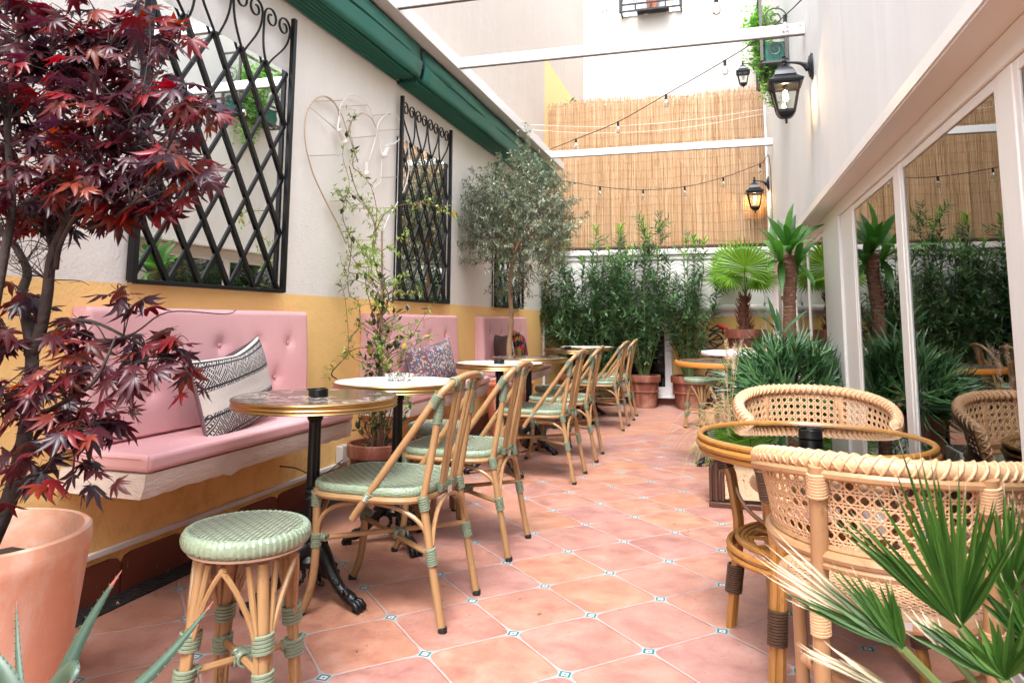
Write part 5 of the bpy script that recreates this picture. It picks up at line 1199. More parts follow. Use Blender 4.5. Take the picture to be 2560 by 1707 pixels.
for i in range(40): a = rr.random()*6.28; q = rr.uniform(.02, .13); vt.tube([V((cos(a)*.02, sin(a)*.02, 0)), V((cos(a)*q*.6, sin(a)*q*.6, .08)), V((cos(a)*q, sin(a)*q, rr.uniform(.12, .3)))], .002, 4, caps=False)
for i in range(26): a = rr.random()*6.28; q = rr.uniform(.03, .13); leaf(vd, V((q*cos(a), q*sin(a), .006)), rv(rr)*V((1, 1, .1)), V((0, 0, 1)), .04, .02, 4, .2, .2)
for i in range(34):
    z = rr.uniform(.25, 1.15); a = rr.random()*6.28; p0 = V((rr.gauss(0, .03), rr.gauss(0, .03), z)); L = rr.uniform(.12, .3); q = spline([p0, p0+V((max(cos(a), -.5)*L*.5, sin(a)*L*.5, L*.2)), p0+V((max(cos(a), -.5)*L, sin(a)*L, L*rr.uniform(-.1, .7)))], 5); vt.tube(q, .0013, 4, caps=False)
    for p in q[3:]:
        for j in range(3): leaf(vl, p+rv(rr)*.008, rv(rr), V((0, 0, 1))+rv(rr)*.5, rr.uniform(.02, .036), rr.uniform(.009, .014), 3, .2, .3)
vt.build('stems', M_vine, vn, smooth=180); vl.build('young_leaves', M_jas, vn, smooth=180); vd.build('old_leaves', M_jasd, vn, smooth=180)
# ------------------------------------------------------------------ oleanders
M_ole = leafmat('oleander_leaf', ['#44603c', '#557248', '#3a5638', '#6a8a60', '#527058', '#7c9c6c'], .26, .2); M_olel = leafmat('oleander_tip_leaf', ['#6d9440', '#86ab50', '#5b8238'], .36, .3)
pots = [((-1.83, 8.93, 0), .13, .185, .38, 'terracotta pot of the leftmost oleander, behind the bistro tables'), ((-.92, 8.9, 0), .145, .195, .385, 'terracotta pot of the middle oleander, beside the farthest cane chair'), ((-.39, 8.88, 0), .15, .215, .385, 'terracotta pot of the right oleander, behind the lone green stool')]
for (x, y, z), a, b, h, lab in pots: pot('flower_pot', lab, (x, y, z), a, b, h, M_terrab, rim=.08, lip=.018, grp='brown terracotta pots along the back wall', bands=1)
def oleander(label, loc, stems, seed, spread, ztop):
    o = thing('oleander', label, 'shrub', loc, 0, 'oleanders along the back wall'); rr = random.Random(seed); tw, lf, lt_ = MB(), MB(), MB()
    for i in range(stems):
        a = rr.random()*6.28; q = math.sqrt(rr.random()); H = ztop*rr.uniform(.42, .92)
        if i < 4: H = ztop*rr.uniform(.95, 1.12)
        base = V((cos(a)*.05*q, sin(a)*.05*q, 0)); e = V((cos(a)*spread*q, sin(a)*.24*q-.08, H)); m1 = V((e.x*.45, e.y*.5, H*.4)); pts = spline([base, m1, e.lerp(m1, .4)+V((e.x*.12, 0, .0)), e], 8); n = len(pts)
        tw.tube(pts, [.006-.004*k/n for k in range(n)], 5, caps=False); L = sum((pts[k+1]-pts[k]).length for k in range(n-1)); nodes = int(L/.055)
        for k in range(nodes):
            t_ = k/nodes
            if t_ < .13 or (t_ < .3 and rr.random() < .5): continue
            f_ = t_*(n-1); i0 = min(int(f_), n-2); p = pts[i0].lerp(pts[i0+1], f_-i0); ax = (pts[i0+1]-pts[i0]).normalized(); s = ax.orthogonal().normalized(); a0 = rr.random()*6.28
            top = t_ > .88 and H > ztop*.85
            for w_ in range(3):
                aa = a0+w_*2.09; dd = ax*.55+(s*cos(aa)+ax.cross(s)*sin(aa))*(.9 if not top else .45)
                leaf(lt_ if top else lf, p, dd, V((0, 0, 1))+rv(rr)*.25, rr.uniform(.10, .165)*(1.0 if not top else .8), rr.uniform(.018, .026), 4, .2, .35)
            if rr.random() < .13: shoot(tw, lf, p, ax+rv(rr)*.9, rr.uniform(.1, .22), 5, .1, .017, rr, .2, .002, 3, .3, .7)
    tw.build('stems', M_cstem, o, smooth=180); lf.build('leaves', M_ole, o, smooth=180); lt_.build('young_leaves', M_olel, o, smooth=180); return o
oleander('leftmost oleander, densest and darkest, behind the olive crown', (-1.83, 8.90, .34), 40, 1, .46, 1.66)
oleander('oleander second from the left, just behind the farthest white table', (-1.40, 8.95, .05), 34, 2, .40, 1.95)
oleander('middle oleander in the brown pot beside the farthest chair', (-.92, 8.9, .34), 38, 3, .50, 1.72)
oleander('right oleander in the brown pot, thin and open, behind the lone stool', (-.39, 8.88, .34), 30, 4, .46, 1.72)
pot('flower_pot', 'terracotta pot of the second oleander, mostly hidden by the last table', (-1.40, 8.95, 0), .11, .15, .10, M_terrab, rim=.04, lip=.01, grp='brown terracotta pots along the back wall')
# ------------------------------------------------------------------ fan palms
def fan(mb, hub, ax, nrm, R, n, span, join, rr, droop=.2, w=None, tipw=0.):
    ax = ax.normalized(); s = ax.cross(nrm).normalized(); nn = s.cross(ax).normalized()
    for i in range(n):
        a = -span/2+span*i/(n-1)+rr.uniform(-.01, .01); q = ax*cos(a)+s*sin(a); sd = s*cos(a)-ax*sin(a); L = R*(1-.28*(abs(a)/(span/2))**2.2)*rr.uniform(.93, 1.05); hw = w or math.tan(span/(n-1)/2)*join*R*1.02
        vs = [V(hub)]; uv = [(0, .5)]; c = V(hub); d = V(q); K = 6; tw_ = rr.uniform(-.35, .35)
        for k in range(1, K+1):
            t_ = k/K; c = c+d*(L/K)
            if t_ > join: d = (d-V((0, 0, droop*(t_-join)*.9+rr.uniform(0, .02)))+nn*tw_*.03).normalized()
            ww = hw*min(t_/join, 1)*(1 if t_ <= join else (1-(t_-join)/(1-join))**.75)
            if k < K: vs += [c-sd*ww-nn*ww*.55, V(c)+nn*ww*.25, c+sd*ww-nn*ww*.55]; uv += [(t_, 0), (t_, .5), (t_, 1)]
        vs.append(c); uv.append((1, .5)); e = len(vs)-1; f = [(0, 1, 2), (0, 2, 3)]
        for k in range(K-2): o_ = 1+3*k; f += [(o_, o_+3, o_+4, o_+1), (o_+1, o_+4, o_+5, o_+2)]
        o_ = 1+3*(K-2); f += [(o_, e, o_+1), (o_+1, e, o_+2)]; mb.add(vs, f, 0, uv)
rr = random.Random(9); pp = V((.27, 8.72, 0))
stn = thing('plant_stand', 'dark metal plant stand under the fan palm pot by the back wall', 'stand', pp)
m = MB().lathe([(.19, .52), (.2, .525), (.2, .54), (1e-6, .54)], 24)
for k in range(4): a = pi/4+k*pi/2; m.tube([(.16*cos(a), .16*sin(a), .52), (.19*cos(a), .19*sin(a), 0)], .012, 8)
m.build('stand_frame', M_blk, stn)
pot('flower_pot', 'brown terracotta pot with a thick moulded rim holding the short fan palm', (pp.x, pp.y, .541), .15, .235, .40, M_terrab, rim=.10, lip=.02, bands=1)
pl = thing('fan_palm', 'short fan palm with a shaggy brown trunk in the raised terracotta pot', 'palm', (pp.x, pp.y, .9)); PB = V((pp.x, pp.y, .9))
ts = spline([V((0, 0, -.02)), V((-.02, 0, .12)), V((-.03, 0, .25)), V((-.01, 0, .36)), V((.0, 0, .42))], 6); n = len(ts)
MB().tube(ts, [.085-.05*(i/(n-1))**.6+.006*sin(i*2.1) for i in range(n)], 12).build('trunk', simple('fibre_trunk', '#5b3424', .95, var=.5, nscale=30, bump=(25, 1., .03)), pl)
hm = MB()
for i in range(150):
    k = rr.randrange(0, n); a = rr.random()*6.28; r_ = .075-.04*(k/n); p = ts[k]+V((cos(a)*r_, sin(a)*r_, 0)); hm.tube([p, p+V((cos(a)*.02, sin(a)*.02, .03)), p+V((cos(a)*.04, sin(a)*.04, rr.uniform(.03, .09)))], [.006, .004, .001], 4)
hm.build('fibres', simple('brown_fibre', '#6f432c', .95, var=.4, nscale=40), pl)
M_palm = leafmat('fan_palm_leaf', ['#5c8526', '#709832', '#7fa63c', '#567c28', '#90b44c'], .36, .4)
fm = MB(); pt = MB()
fans = [(aty(1862, 668, 8.5), (.1, -.35, 1), .37), (aty(1835, 680, 8.75), (-.7, -.3, .6), .36), (aty(1888, 682, 8.65), (.6, -.4, .4), .32), (aty(1812, 688, 8.85), (-1, -.1, .0), .30), (aty(1866, 690, 8.5), (-.2, -.9, .0), .27), (aty(1898, 695, 8.8), (.9, .1, -.1), .27), (aty(1835, 660, 9.0), (-.4, .3, 1), .33), (aty(1830, 690, 8.6), (-.5, -.6, -.5), .22), (aty(1890, 700, 8.6), (.5, -.6, -.5), .2)]
for h_, a, R in fans:
    h = h_-PB; a = V(a); pt.tube(bez(ts[-1], ts[-1]+V((0, 0, .06)), h-a.normalized()*.06, h, 6), .0055, 6); nr = V((a.x*-.4, -1, .75))
    fan(fm, h, a, nr, R, 30, R_(265), .56, rr, .5)
fm.build('fronds', M_palm, pl, smooth=30); pt.build('petioles', M_cstem, pl)
# hose behind it
h = MB(); P_ = [aty(1790+26*sin(i*1.25+.8*sin(i*.37))*(.7+.3*sin(i*.9))+8*sin(i*.21), 815+i*2.4+7*sin(i*2.3), 8.95+.04*cos(i*1.25)) for i in range(80)]
h.tube(spline(P_, 3), .009, 6); hz = h.build('garden_hose', simple('black_hose', '#141a1c', .4), smooth=180); tag(hz, 'tangled black garden hose with a red nozzle hanging left of the palm pot', 'hose')
a, b = aty(1795, 812, 8.9), aty(1818, 822, 8.72); MB().tube([a, a.lerp(b, .5), b], [.016, .02, .016], 8).build('nozzle', simple('red_plastic', '#a3261f', .4), hz)
pb = aty(1912, 760, 9.14); tg = MB().tube([(pb.x, pb.y, pb.z-.1), (pb.x, pb.y, pb.z+.02)], .01, 8); tg = tag(tg.build('water_tube', simple('blue_plastic', '#2e79a8', .4)), 'short blue plastic tube on the white pipe in the back right corner', 'pipe')
MB().tube([(pb.x, pb.y, .02), (pb.x, pb.y, pb.z-.1)], .009, 8).tube([(pb.x, pb.y, pb.z+.02), (pb.x, pb.y, 1.7)], .009, 8).build('white_section', M_white, tg)
# ------------------------------------------------------------------ yucca
rr = random.Random(14); py = V((.40, 5.20, 0)); big = pot('planter_pot', 'big brown planter with the yucca and spiky aloes, by the glass doors', (.37, 5.05, 0), .19, .25, .48, M_terrab, rim=.06, lip=.012)
yu = thing('yucca', 'yucca with a ringed brown trunk and tufts of broad green leaves', 'plant', (py.x, py.y, .44)); YB_ = V((py.x, py.y, .44))
def yx(x, y, Y=5.2): return aty(x, y, Y)-YB_
t1 = spline([V((0, 0, 0)), yx(1974, 800), yx(1972, 745)], 6); t2 = spline([yx(1972, 750), yx(1976, 690), yx(1972, 642)], 6)
def ringed(P_, r):
    m = MB(); n = 60; pts = []; rs = []
    for i in range(n+1):
        f_ = i/n*(len(P_)-1); k = min(int(f_), len(P_)-2); pts.append(P_[k].lerp(P_[k+1], f_-k)); rs.append(r*(1+.05*(i % 2)+rr.uniform(-.03, .03)))
    return m.tube(pts, rs, 14)
M_ytr = simple('yucca_bark', '#6e4b38', .85, var=.4, nscale=30, bump=(50, .9, .01))
tk_ = ringed(t1, .040); tk2 = ringed([p+V((.002, 0, 0)) for p in t2], .041); tk_.add([V(v) for v in tk2.v], tk2.f, 0, tk2.uv); tk_.tube([t1[-1]-V((0, 0, .012)), t1[-1]+V((0, 0, .012))], .05, 14); tk_.tube([t2[-1]-V((0, 0, .01)), t2[-1]+V((0, 0, .008))], .046, 14); rg = MB()
for i in range(90):
    P_ = rr.choice((t1, t2)); k = rr.randrange(0, len(P_)-1); c = P_[k].lerp(P_[k+1], rr.random()); a = rr.random()*6.28
    rg.tube([c+V((cos(a+q*.25)*.0425, sin(a+q*.25)*.0425, .002*sin(q+i))) for q in range(6)], .0018, 4)
tk_.add([V(v) for v in rg.v], rg.f, 1, rg.uv); tk_.build('trunk', [M_ytr, simple('pale_scars', '#a58b78', .8)], yu, smooth=25)
yl = MB(); M_yl = leafmat('yucca_leaf', ['#3d6a2c', '#4a7a33', '#35602a', '#5a8a3c'], .45, .3)
def strap(mb, p, tip, W, up, sag=.0, n=8, mi=0, thick=0):
    """broad strap leaf from p to tip"""
    p, tip = V(p), V(tip); m_ = p.lerp(tip, .5)+V(up)*sag; P_ = [p*(1-t_)**2+m_*2*t_*(1-t_)+tip*t_*t_ for t_ in [i/n for i in range(n+1)]]; vs = []; uv = []
    for i, c in enumerate(P_):
        t_ = i/n; d = (P_[min(i+1, n)]-P_[max(i-1, 0)]).normalized(); s = d.cross(V(up)).normalized(); nn = s.cross(d); w_ = W*.5*(.4+.6*sin(pi*min(t_*.95+.05, 1)))*(1-max(0, (t_-.7)/.3)**2) if t_ < 1 else .0005
        vs += [c-s*w_+nn*w_*.3, V(c)-nn*(thick*(1-t_)), c+s*w_+nn*w_*.3]; uv += [(t_, 0), (t_, .5), (t_, 1)]
    f = []
    for i in range(n): o_ = 3*i; f += [(o_, o_+1, o_+4, o_+3), (o_+1, o_+2, o_+5, o_+4)]
    if thick:
        k = len(vs); 
        for i in range(n+1):
            c = vs[3*i+1]; e = (vs[3*i]+vs[3*i+2])*.5; vs.append(e+(e-c)*.15+V((0, 0, 0))); uv.append((i/n, .5))
        for i in range(n): o_ = 3*i; f += [(o_, o_+3, k+i+1, k+i), (k+i, k+i+1, o_+5, o_+2)]
    mb.add(vs, f, mi, uv)
heads = [(yx(1974, 632), [(1984, 508, 5.1), (1990, 535, 5.25), (1962, 560, 5.0), (1918, 540, 5.1), (1942, 548, 5.35), (2025, 562, 5.3), (2008, 560, 4.95), (1960, 625, 4.85), (2000, 600, 4.9), (1925, 610, 5.4), (2068, 560, 5.3), (2040, 600, 5.1), (1985, 555, 5.4)]),
         (yx(1952, 655), [(1892, 570, 5.1), (1910, 575, 4.95), (1925, 560, 5.3), (1830, 625, 5.0), (1895, 635, 4.8), (1918, 682, 4.9), (1905, 600, 5.35), (1938, 600, 4.85), (1955, 735, 5.0)]),
         (yx(1992, 665), [(2005, 605, 5.0), (2040, 605, 5.2), (2028, 640, 4.9), (2038, 715, 5.1), (1996, 625, 5.3), (2020, 620, 5.4)])]
for b, tips in heads:
    yl.tube([b-V((0, 0, .06)), b+V((0, 0, .02))], [.012, .014], 7)
    for x, y, Y in tips:
        t_ = yx(x, y, Y); o_ = (t_-b); up = V((0, -.55, 1)) if abs(o_.z) < o_.length*.8 else V((rr.uniform(-.6, .6), -1, .2)); strap(yl, b+rv(rr)*.006, t_, .050, up, o_.length*.2)
yl.build('leaves', M_yl, yu, smooth=180)
# aloe bush in the same planter
ab = thing('aloe_bush', 'dense mound of narrow spiky aloe leaves round the foot of the yucca', 'plant', (.39, 5.0, .44)); AB = V((.39, 5.0, .44)); al = MB()
M_aloe = leafmat('aloe_leaf', ['#33553a', '#446a42', '#50794c', '#385c3a', '#688f58', '#446c3c'], .25, .06); rr = random.Random(31)
for i in range(84):
    d = rv(rr); d.z = abs(d.z)*.8+.1 if rr.random() < .8 else d.z*.3; c = V((d.x*.25, d.y*.2-.05, .08+d.z*.30)); ax = (d+V((0, -.1, .35))).normalized()
    for k in range(16):
        a = k*2.4+i; s = ax.orthogonal().normalized(); q = s*cos(a)+ax.cross(s)*sin(a); L = rr.uniform(.16, .28); el = rr.uniform(.25, 1.2); tip = c+(ax*sin(el)+q*cos(el))*L
        tip.x = min(tip.x, XG-.02-AB.x)
        strap(al, c, tip,  .0145, ax if el < .9 else q, -L*.3+rr.uniform(-.02, .02), 6, 0, .004)
for x, y in ((1905, 760), (1918, 740), (1885, 770), (1940, 770), (2020, 775), (1895, 790)): b = yx(1950, 830, 4.95)+YB_-AB; strap(al, b+rv(rr)*.02, aty(x, y, 4.9)-AB, .034, V((0, -.5, 1)), .01, 7)
al.build('leaves', M_aloe, ab, smooth=60)
# ------------------------------------------------------------------ wooden box with grass
bx = thing('wooden_crate', 'dark wooden box with a cream front panel standing on the tiles', 'box', (.10, 4.42, 0)); M_dw = cane('dark_walnut', '#3b2117', '#52301f', '#1f110b', .35)
m = MB().box(-.195, .195, -.155, .155, .0, .028).box(-.20, .20, -.16, .16, .252, .268).box(-.185, .185, -.12, .15, .029, .251)
for s in (-1, 1): m.box(s*.185-.008, s*.185+.008, -.150, -.121, .029, .251).box(s*.155-.009, s*.155+.009, -.148, -.121, .029, .251).box(s*.12-.008, s*.12+.008, -.143, -.121, .029, .251)
m.build('box_body', M_dw, bx, bevel=.004)
t = NT('scribbled_panel'); n = t.noise(7, 3, v=t.map(t.co(), (1, 1, 1)), dist=2); k = t.m('LESS_THAN', t.m('ABSOLUTE', t.m('SUBTRACT', n, .5)), .006); t.set('Base Color', t.mix(k, '#cdb491', '#9c4a35')).set('Roughness', .6)
MB().box(-.108, .108, -.128, -.1205, .045, .235).build('front_panel', t.mat, bx, smooth=None)
tr_ = thing('planter_trough', 'grey-green trough of feathery grass on top of the dark wooden box', 'planter', (.10, 4.42, .269))
MB().box(-.17, .17, -.13, .13, 0, .09).build('trough_body', simple('grey_trough', '#8b938b', .6), tr_, bevel=.006); MB().box(-.16, .16, -.12, .12, .0905, .094).build('soil', M_soil, tr_, smooth=None)
gr = thing('fountain_grass', 'straw-coloured fountain grass with fluffy plumes beside the rattan armchair', 'grass', (.02, 4.38, .36)); g1_, g2_ = MB(), MB(); rr = random.Random(8)
for i in range(110):
    a = rr.uniform(0, 6.28); q = rr.uniform(.08, .36); b = V((rr.uniform(-.12, .16), rr.uniform(-.08, .08), 0)); H = rr.uniform(.05, .28); x_ = -abs(cos(a))*q if rr.random() < .7 else cos(a)*q*.5
    g1_.tube(bez(b, b+V((x_*.1, 0, H)), b+V((x_*.7, sin(a)*q*.4, H*1.1)), b+V((x_, sin(a)*q*.5, H*.5-rr.uniform(0, .3)*(q > .2))), 7), [.0011]*6+[.0008, .0004], 3, caps=False)
for k, (x, y, Y, x2, y2) in enumerate([(1852, 862, 4.3, 1825, 1010), (1836, 870, 4.35, 1822, 1000), (1815, 862, 4.3, 1818, 1000), (1780, 978, 4.25, 1815, 1060), (1808, 985, 4.2, 1815, 1060), (1812, 935, 4.3, 1830, 1040), (1835, 905, 4.3, 1830, 1020), (1820, 880, 4.4, 1818, 1000), (1822, 1035, 4.2, 1818, 1080)]):
    a = aty(x, y, Y)-V((.02, 4.38, .36)); b = aty(x2, y2, Y)-V((.02, 4.38, .36)); g1_.tube(bez(V((0, 0, 0)), b, a+(b-a)*.3, a, 8), .0011, 4, caps=False); d = (a-b).normalized()
    for j in range(110): c = a-d*rr.uniform(-.02, .075); g2_.tube([c, c+(rv(rr)+d*.7)*rr.uniform(.008, .017)], .00045, 3, caps=False)
g1_.build('blades', simple('dry_grass', '#b89a68', .7, rand=.3), gr, smooth=180); g2_.build('plumes', simple('plume', '#cdb49c', .9, rand=.15), gr, smooth=180)
g3 = MB()
for i in range(70): b = V((rr.uniform(-.1, .16), rr.uniform(-.1, 0), 0)); q = rr.uniform(-.25, .2); g3.tube(bez(b, b+V((q*.3, -.05, .1)), b+V((q*.8, -.12, .03)), b+V((q, -.14, rr.uniform(-.16, 0))), 6), .001, 3, caps=False)
g3.build('green_blades', simple('green_grass', '#7f8f4c', .6, rand=.3), gr, smooth=180)
# ------------------------------------------------------------------ ivy and balcony planter
by0 = 6.1; BZ = aty(1940, 150, by0).z; bp = thing('balcony_planter', 'dark iron railing planter bracket high on the right wall above the ivy', 'planter', (XR, by0, BZ)); m = MB(); D, Lb, Hb = .215, .75, .62
M_slate = simple('grey_iron', '#55504e', .5, .3)
for x in (-D, -.02):
    for y in (0, Lb): m.box(x-.012, x+.012, y-.012, y+.012, 0, Hb if x < -.1 else .2)
for z in (0, .2, Hb): m.box(-D-.011, -D+.011, .0125, Lb-.0125, z-.02, z)
for x in (-D, -D*.66, -D*.33, -.03): m.box(x-.016, x+.016, .013, Lb-.013, -.012, -.001)
for y in (0, Lb/3, Lb*2/3, Lb): m.box(-D, -.001, y-.016, y+.016, -.025, -.0125)
for y in (0, Lb): m.box(-D+.0125, -.001, y-.008, y+.008, .18, .2).box(-D+.0125, -.001, y-.008, y+.008, Hb-.02, Hb)
m.build('frame', M_slate, bp, smooth=None); m = MB()
for y in (0, Lb):
    m.tube([(-D*.5+.07*(1-k/30)*cos(k*.42), y, .09+.07*(1-k/30)*sin(k*.42)) for k in range(26)], .006, 5); m.tube([(-D*.5+.1*(1-k/30)*cos(k*.42), y, .36+.1*(1-k/30)*sin(k*.42)) for k in range(26)], .006, 5)
m.build('scrollwork', M_slate, bp)
MB().box(-D+.03, -.03, .04, Lb-.04, .001, .17).build('liner_box', M_green, bp, bevel=.006)
iv = thing('ivy', 'bright green ivy trailing from the balcony planter down past the lanterns', 'plant', (XR-.16, by0+.3, BZ+.16)); IO = V((XR-.16, by0+.3, BZ+.16)); rr = random.Random(17); il, ist = MB(), MB()
M_ivy = leafmat('ivy_leaf', ['#5f9636', '#74ab45', '#4d842e', '#86b955', '#6b9c3c'], .38, .4)
def ivy_leaf(p, d, L):
    d = d.normalized(); s = d.cross(V((0, -.3, 1)));  s = s.normalized() if s.length > .05 else V((1, 0, 0)); nn = s.cross(d); vs = [V(p)]
    for a, k in ((-1.5, .62), (-1.0, .5), (-.62, .85), (-.3, .68), (0, 1), (.3, .68), (.62, .85), (1.0, .5), (1.5, .62)): vs.append(p+(d*cos(a)+s*sin(a))*L*k-nn*L*.12*abs(a))
    il.add(vs, [(0, i, i+1) for i in range(1, 9)])
for k in range(34):
    x0, x1 = rr.uniform(1900, 1945), rr.uniform(1888, 1930); y1 = rr.choice((90, 170, 215, 255))+rr.uniform(-10, 15); Y = 6.1+rr.uniform(0, .5)
    pts = spline([aty(x0+15, 60, Y)-IO, aty((x0+x1)/2-25, 55+rr.uniform(-30, 30), Y)-IO, aty(x1-5, (60+y1)/2, Y)-IO, aty(x1+(18 if y1 > 200 else -12), y1, Y)-IO], 8); ist.tube(pts, .0015, 3, caps=False)
    for p in pts[4:]:
        for j in range(3): ivy_leaf(p+rv(rr)*.03, rv(rr)+V((0, -.5, -.7)), rr.uniform(.016, .030))
for k in range(420): p = V((rr.uniform(-.20, .10), rr.uniform(-.3, .3), rr.uniform(-.02, .42))); ivy_leaf(p, rv(rr)+V((-.2, -.5, .1)), rr.uniform(.018, .032))
il.build('leaves', M_ivy, iv, smooth=None); ist.build('stems', M_cstem, iv)
lv = MB(); rr = random.Random(2); c = aty(1425, 256, 9.5)
for k in range(9): leaf(lv, V((0, 0, 0)), V((rr.uniform(-1, 1), -.3, rr.uniform(-.1, .6))), V((0, -1, 1)), .13, .07, 4, .2, .5)
tag(lv.build('house_plant', M_ole, smooth=180, loc=(c.x, c.y, c.z-.03)), 'dark green leaves peeking over the top edge of the reed screen', 'plant')
# ------------------------------------------------------------------ foreground fan palm and aloe
rr = random.Random(4); fpb = V((.50, .93, 0)); 
pot('planter_pot', 'pot of the foreground fan palm, below the lower right corner', fpb, .13, .17, .34, M_terrab, rim=.05)
f2 = thing('dwarf_palm', 'dwarf fan palm with stiff split green leaves and dried tips in the right foreground', 'palm', (fpb.x, fpb.y, .3)); FB = V((fpb.x, fpb.y, .3))
M_fp = leafmat('dwarf_palm_leaf', ['#223d14', '#304f1b', '#3d5e24', '#294718', '#4b6d2e'], .36, .25, tip=(.93, '#b9a88c', 14)); M_fpd = leafmat('dry_palm_leaf', ['#8d8167', '#787453', '#9a8d72', '#5d6a3f'], .6, .2, tip=(.45, '#c9b99d', 3))
fA, fD, fP = MB(), MB(), MB()
def fx(x, y, Y): return aty(x, y, Y)-FB
def ffan(mb, hub, tips, Y0, w_=.0050):
    """stiff leaf: segments from one hub out to a curve of tips"""
    H = fx(*hub); P_ = [fx(*t_) for t_ in tips]; fP.tube(bez(V((0, 0, 0)), V((0, 0, .12)), H+(V((0, 0, 0))-H)*.3, H, 6), .0045, 6)
    pl_ = spline(P_, 12); T = [pl_[0]]; 
    nseg = int(len(tips)*2.7); 
    for i in range(nseg):
        t_ = pl_[int(i/(nseg-1)*(len(pl_)-1))]; t_ = H+(t_-H)*rr.uniform(.86, 1.06)+rv(rr)*.006; d = t_-H; L = d.length; d.normalize(); s = d.cross(V((.15, 1, -.1))).normalized(); nn = s.cross(d); vs = [V(H)]; uv = [(0, .5)]; K = 7; bend = rr.uniform(-.03, .03)*L; 
        for k in range(1, K):
            q = k/K; ww = w_*(min(q/.35, 1))*(1-max(0, q-.25)/.75)**1.0; c = H+d*L*q+nn*bend*q*q+V((0, 0, -.02*q*q*L)); tw = rr.uniform(-.2, .2)
            vs += [c-s*ww-nn*ww*.7, V(c)+nn*ww*.1, c+s*ww-nn*ww*.7]; uv += [(q, 0), (q, .5), (q, 1)]
        vs.append(t_); uv.append((1, .5)); e = len(vs)-1; f = [(0, 1, 2), (0, 2, 3)]
        for k in range(K-2): o_ = 1+3*k; f += [(o_, o_+3, o_+4, o_+1), (o_+1, o_+4, o_+5, o_+2)]
        o_ = 1+3*(K-2); f += [(o_, e, o_+1), (o_+1, e, o_+2)]; mb.add(vs, f, 0, uv)
ffan(fA, (2400, 1570, .98), [(2040, 1270, 1.06), (2090, 1245, 1.04), (2160, 1270, 1.02), (2215, 1110, 1.0), (2290, 1140, .99), (2350, 1140, .98), (2440, 1200, .97), (2485, 1190, .96), (2510, 1320, .95), (2560, 1330, .93)], 1.)
ffan(fA, (2258, 1622, .92), [(1940, 1460, 1.0), (1990, 1500, .99), (2030, 1440, .98), (2080, 1380, .97), (2150, 1440, .96), (2200, 1420, .95), (2240, 1470, .93)], 1., .005)
ffan(fA, (2515, 1700, .9), [(2230, 1555, .95), (2290, 1530, .94), (2330, 1545, .93), (2420, 1540, .92), (2500, 1540, .9), (2560, 1520, .88), (2640, 1560, .86)], 1., .0065)
ffan(fA, (2520, 1500, 1.05), [(2420, 1300, 1.08), (2480, 1220, 1.07), (2520, 1200, 1.06), (2555, 1240, 1.05), (2600, 1260, 1.03), (2650, 1300, 1.02)], 1.)
ffan(fA, (2600, 1620, .95), [(2450, 1500, 1.0), (2480, 1440, .98), (2550, 1400, .96), (2640, 1420, .95)], 1., .008)
ffan(fD, (2230, 1600, .97), [(1880, 1370, 1.08), (1900, 1420, 1.06), (1930, 1330, 1.07), (1960, 1400, 1.05), (1950, 1480, 1.02), (2060, 1450, 1.02)], 1., .0038)
ffan(fD, (2260, 1740, .85), [(1970, 1590, .9), (1990, 1640, .9), (2050, 1600, .89), (2090, 1640, .88), (2120, 1660, .87)], 1., .0035)
ffan(fD, (2380, 1640, .94), [(2260, 1520, .98), (2300, 1530, .97), (2340, 1540, .96)], 1., .004)
fA.build('green_fronds', M_fp, f2, smooth=30); fD.build('dry_fronds', M_fpd, f2, smooth=30); fP.build('petioles', M_cstem, f2)
apb = V((-1.02, .92, 0)); pot('planter_pot', 'small pot of the foreground aloe, below the lower left corner', apb, .10, .13, .24, M_terra, rim=.04)
f3 = thing('aloe_plant', 'aloe with long curved toothed grey-green leaves in the lower left corner', 'plant', (apb.x, apb.y, .22)); AP = V((apb.x, apb.y, .22)); am = MB()
M_al2 = leafmat('grey_aloe_leaf', ['#31463a', '#3b5342', '#2e4337', '#435b46'], .45, .08, tip=(.95, '#8c4a40', 20))
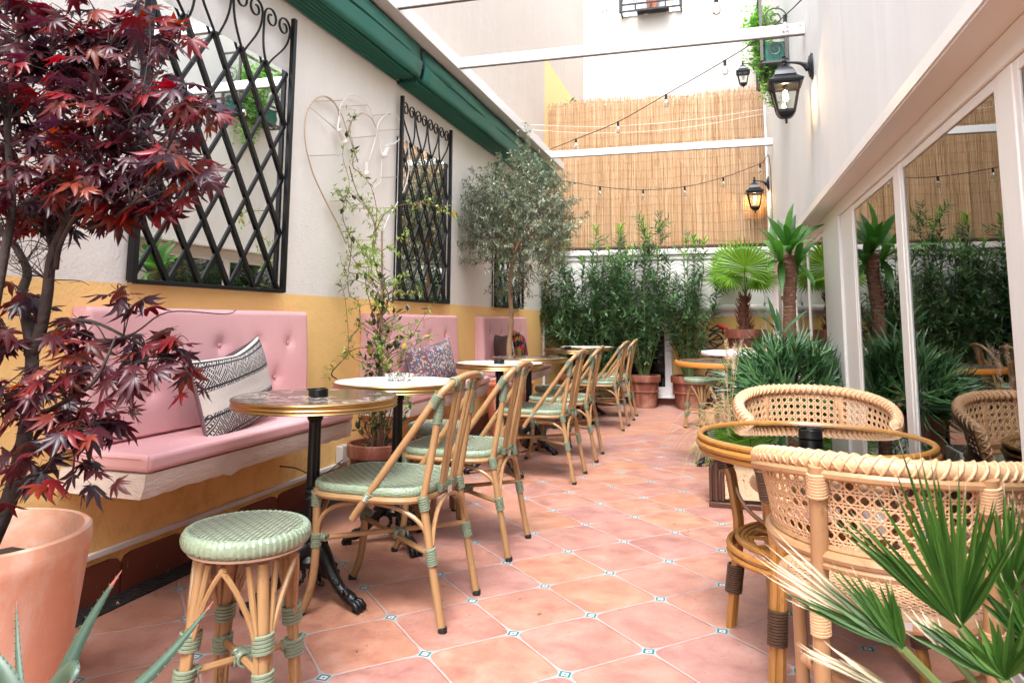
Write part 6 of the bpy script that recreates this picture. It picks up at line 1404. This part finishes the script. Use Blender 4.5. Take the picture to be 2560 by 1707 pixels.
def aleaf(x0, y0, Y0, x1, y1, Y1, W, sag, upv=(0, -1, .3)):
    p, q = V((0, 0, 0)), None; a = aty(x0, y0, Y0)-AP; b = aty(x1, y1, Y1)-AP; n = 16; m_ = a.lerp(b, .5)+V(sag); P_ = [V((0, 0, 0)).lerp(a, .5)]+[a*(1-i/n)**2+m_*2*(i/n)*(1-i/n)+b*(i/n)**2 for i in range(n+1)]; n = len(P_)-1; vs = []; uv = []; K = 8
    for i, c in enumerate(P_):
        t_ = i/n; d = (P_[min(i+1, n)]-P_[max(i-1, 0)]).normalized(); s = d.cross(V(upv)).normalized(); nn = s.cross(d).normalized(); w_ = W*.5*(1-t_**1.6*.97)
        for k in range(K): a_ = 2*pi*k/K; vs.append(c+s*w_*cos(a_)+nn*w_*(.42*sin(a_)-.25*cos(a_)**2)); uv.append((t_, k/K))
        if .05 < t_ < .95 and i % 1 == 0:
            for sg in (-1, 1): am.tube([c+s*w_*sg*.97, c+s*w_*sg*1.0+s*sg*.0022+d*.002], [.0010, .0002], 4)
    am.add(vs, [(i*K+k, i*K+(k+1) % K, (i+1)*K+(k+1) % K, (i+1)*K+k) for i in range(n) for k in range(K)], 0, uv)
aleaf(110, 1800, .95, 305, 1424, 1.02, .036, (-.02, 0, .01)); aleaf(60, 1800, .95, 41, 1498, 1.0, .018, (-.01, 0, 0)); aleaf(250, 1800, .92, 535, 1500, 1.02, .026, (.01, 0, -.01)); aleaf(90, 1790, .9, 170, 1720, .86, .05, (.06, 0, .09)); aleaf(60, 1800, .9, -60, 1600, .9, .04, (0, 0, .03)); aleaf(160, 1900, .9, 330, 1760, .9, .045, (0, 0, .06))
am.build('leaves', M_al2, f3, smooth=60)
# ------------------------------------------------------------------ fallen bits
rr = random.Random(77); fl_ = MB()
for i in range(330):
    x, y = rr.choice(((rr.uniform(-2.19, -2.02), rr.uniform(1.6, 8.9)), (rr.uniform(-2.19, -2.02), rr.uniform(1.6, 6)), (rr.uniform(-2.05, -.9), rr.uniform(1.7, 6)), (rr.uniform(-1.4, .5), rr.uniform(1.9, 8)))); L = rr.uniform(.006, .028); leaf(fl_, V((x, y, .003)), V((rr.uniform(-1, 1), rr.uniform(-1, 1), .08)), V((0, 0, 1)), L, L*.35, 3, .3, .0)
o = fl_.build('fallen_leaves', simple('dry_leaf', '#8c6a42', .8, rand=.5), smooth=180); o['kind'] = 'stuff'
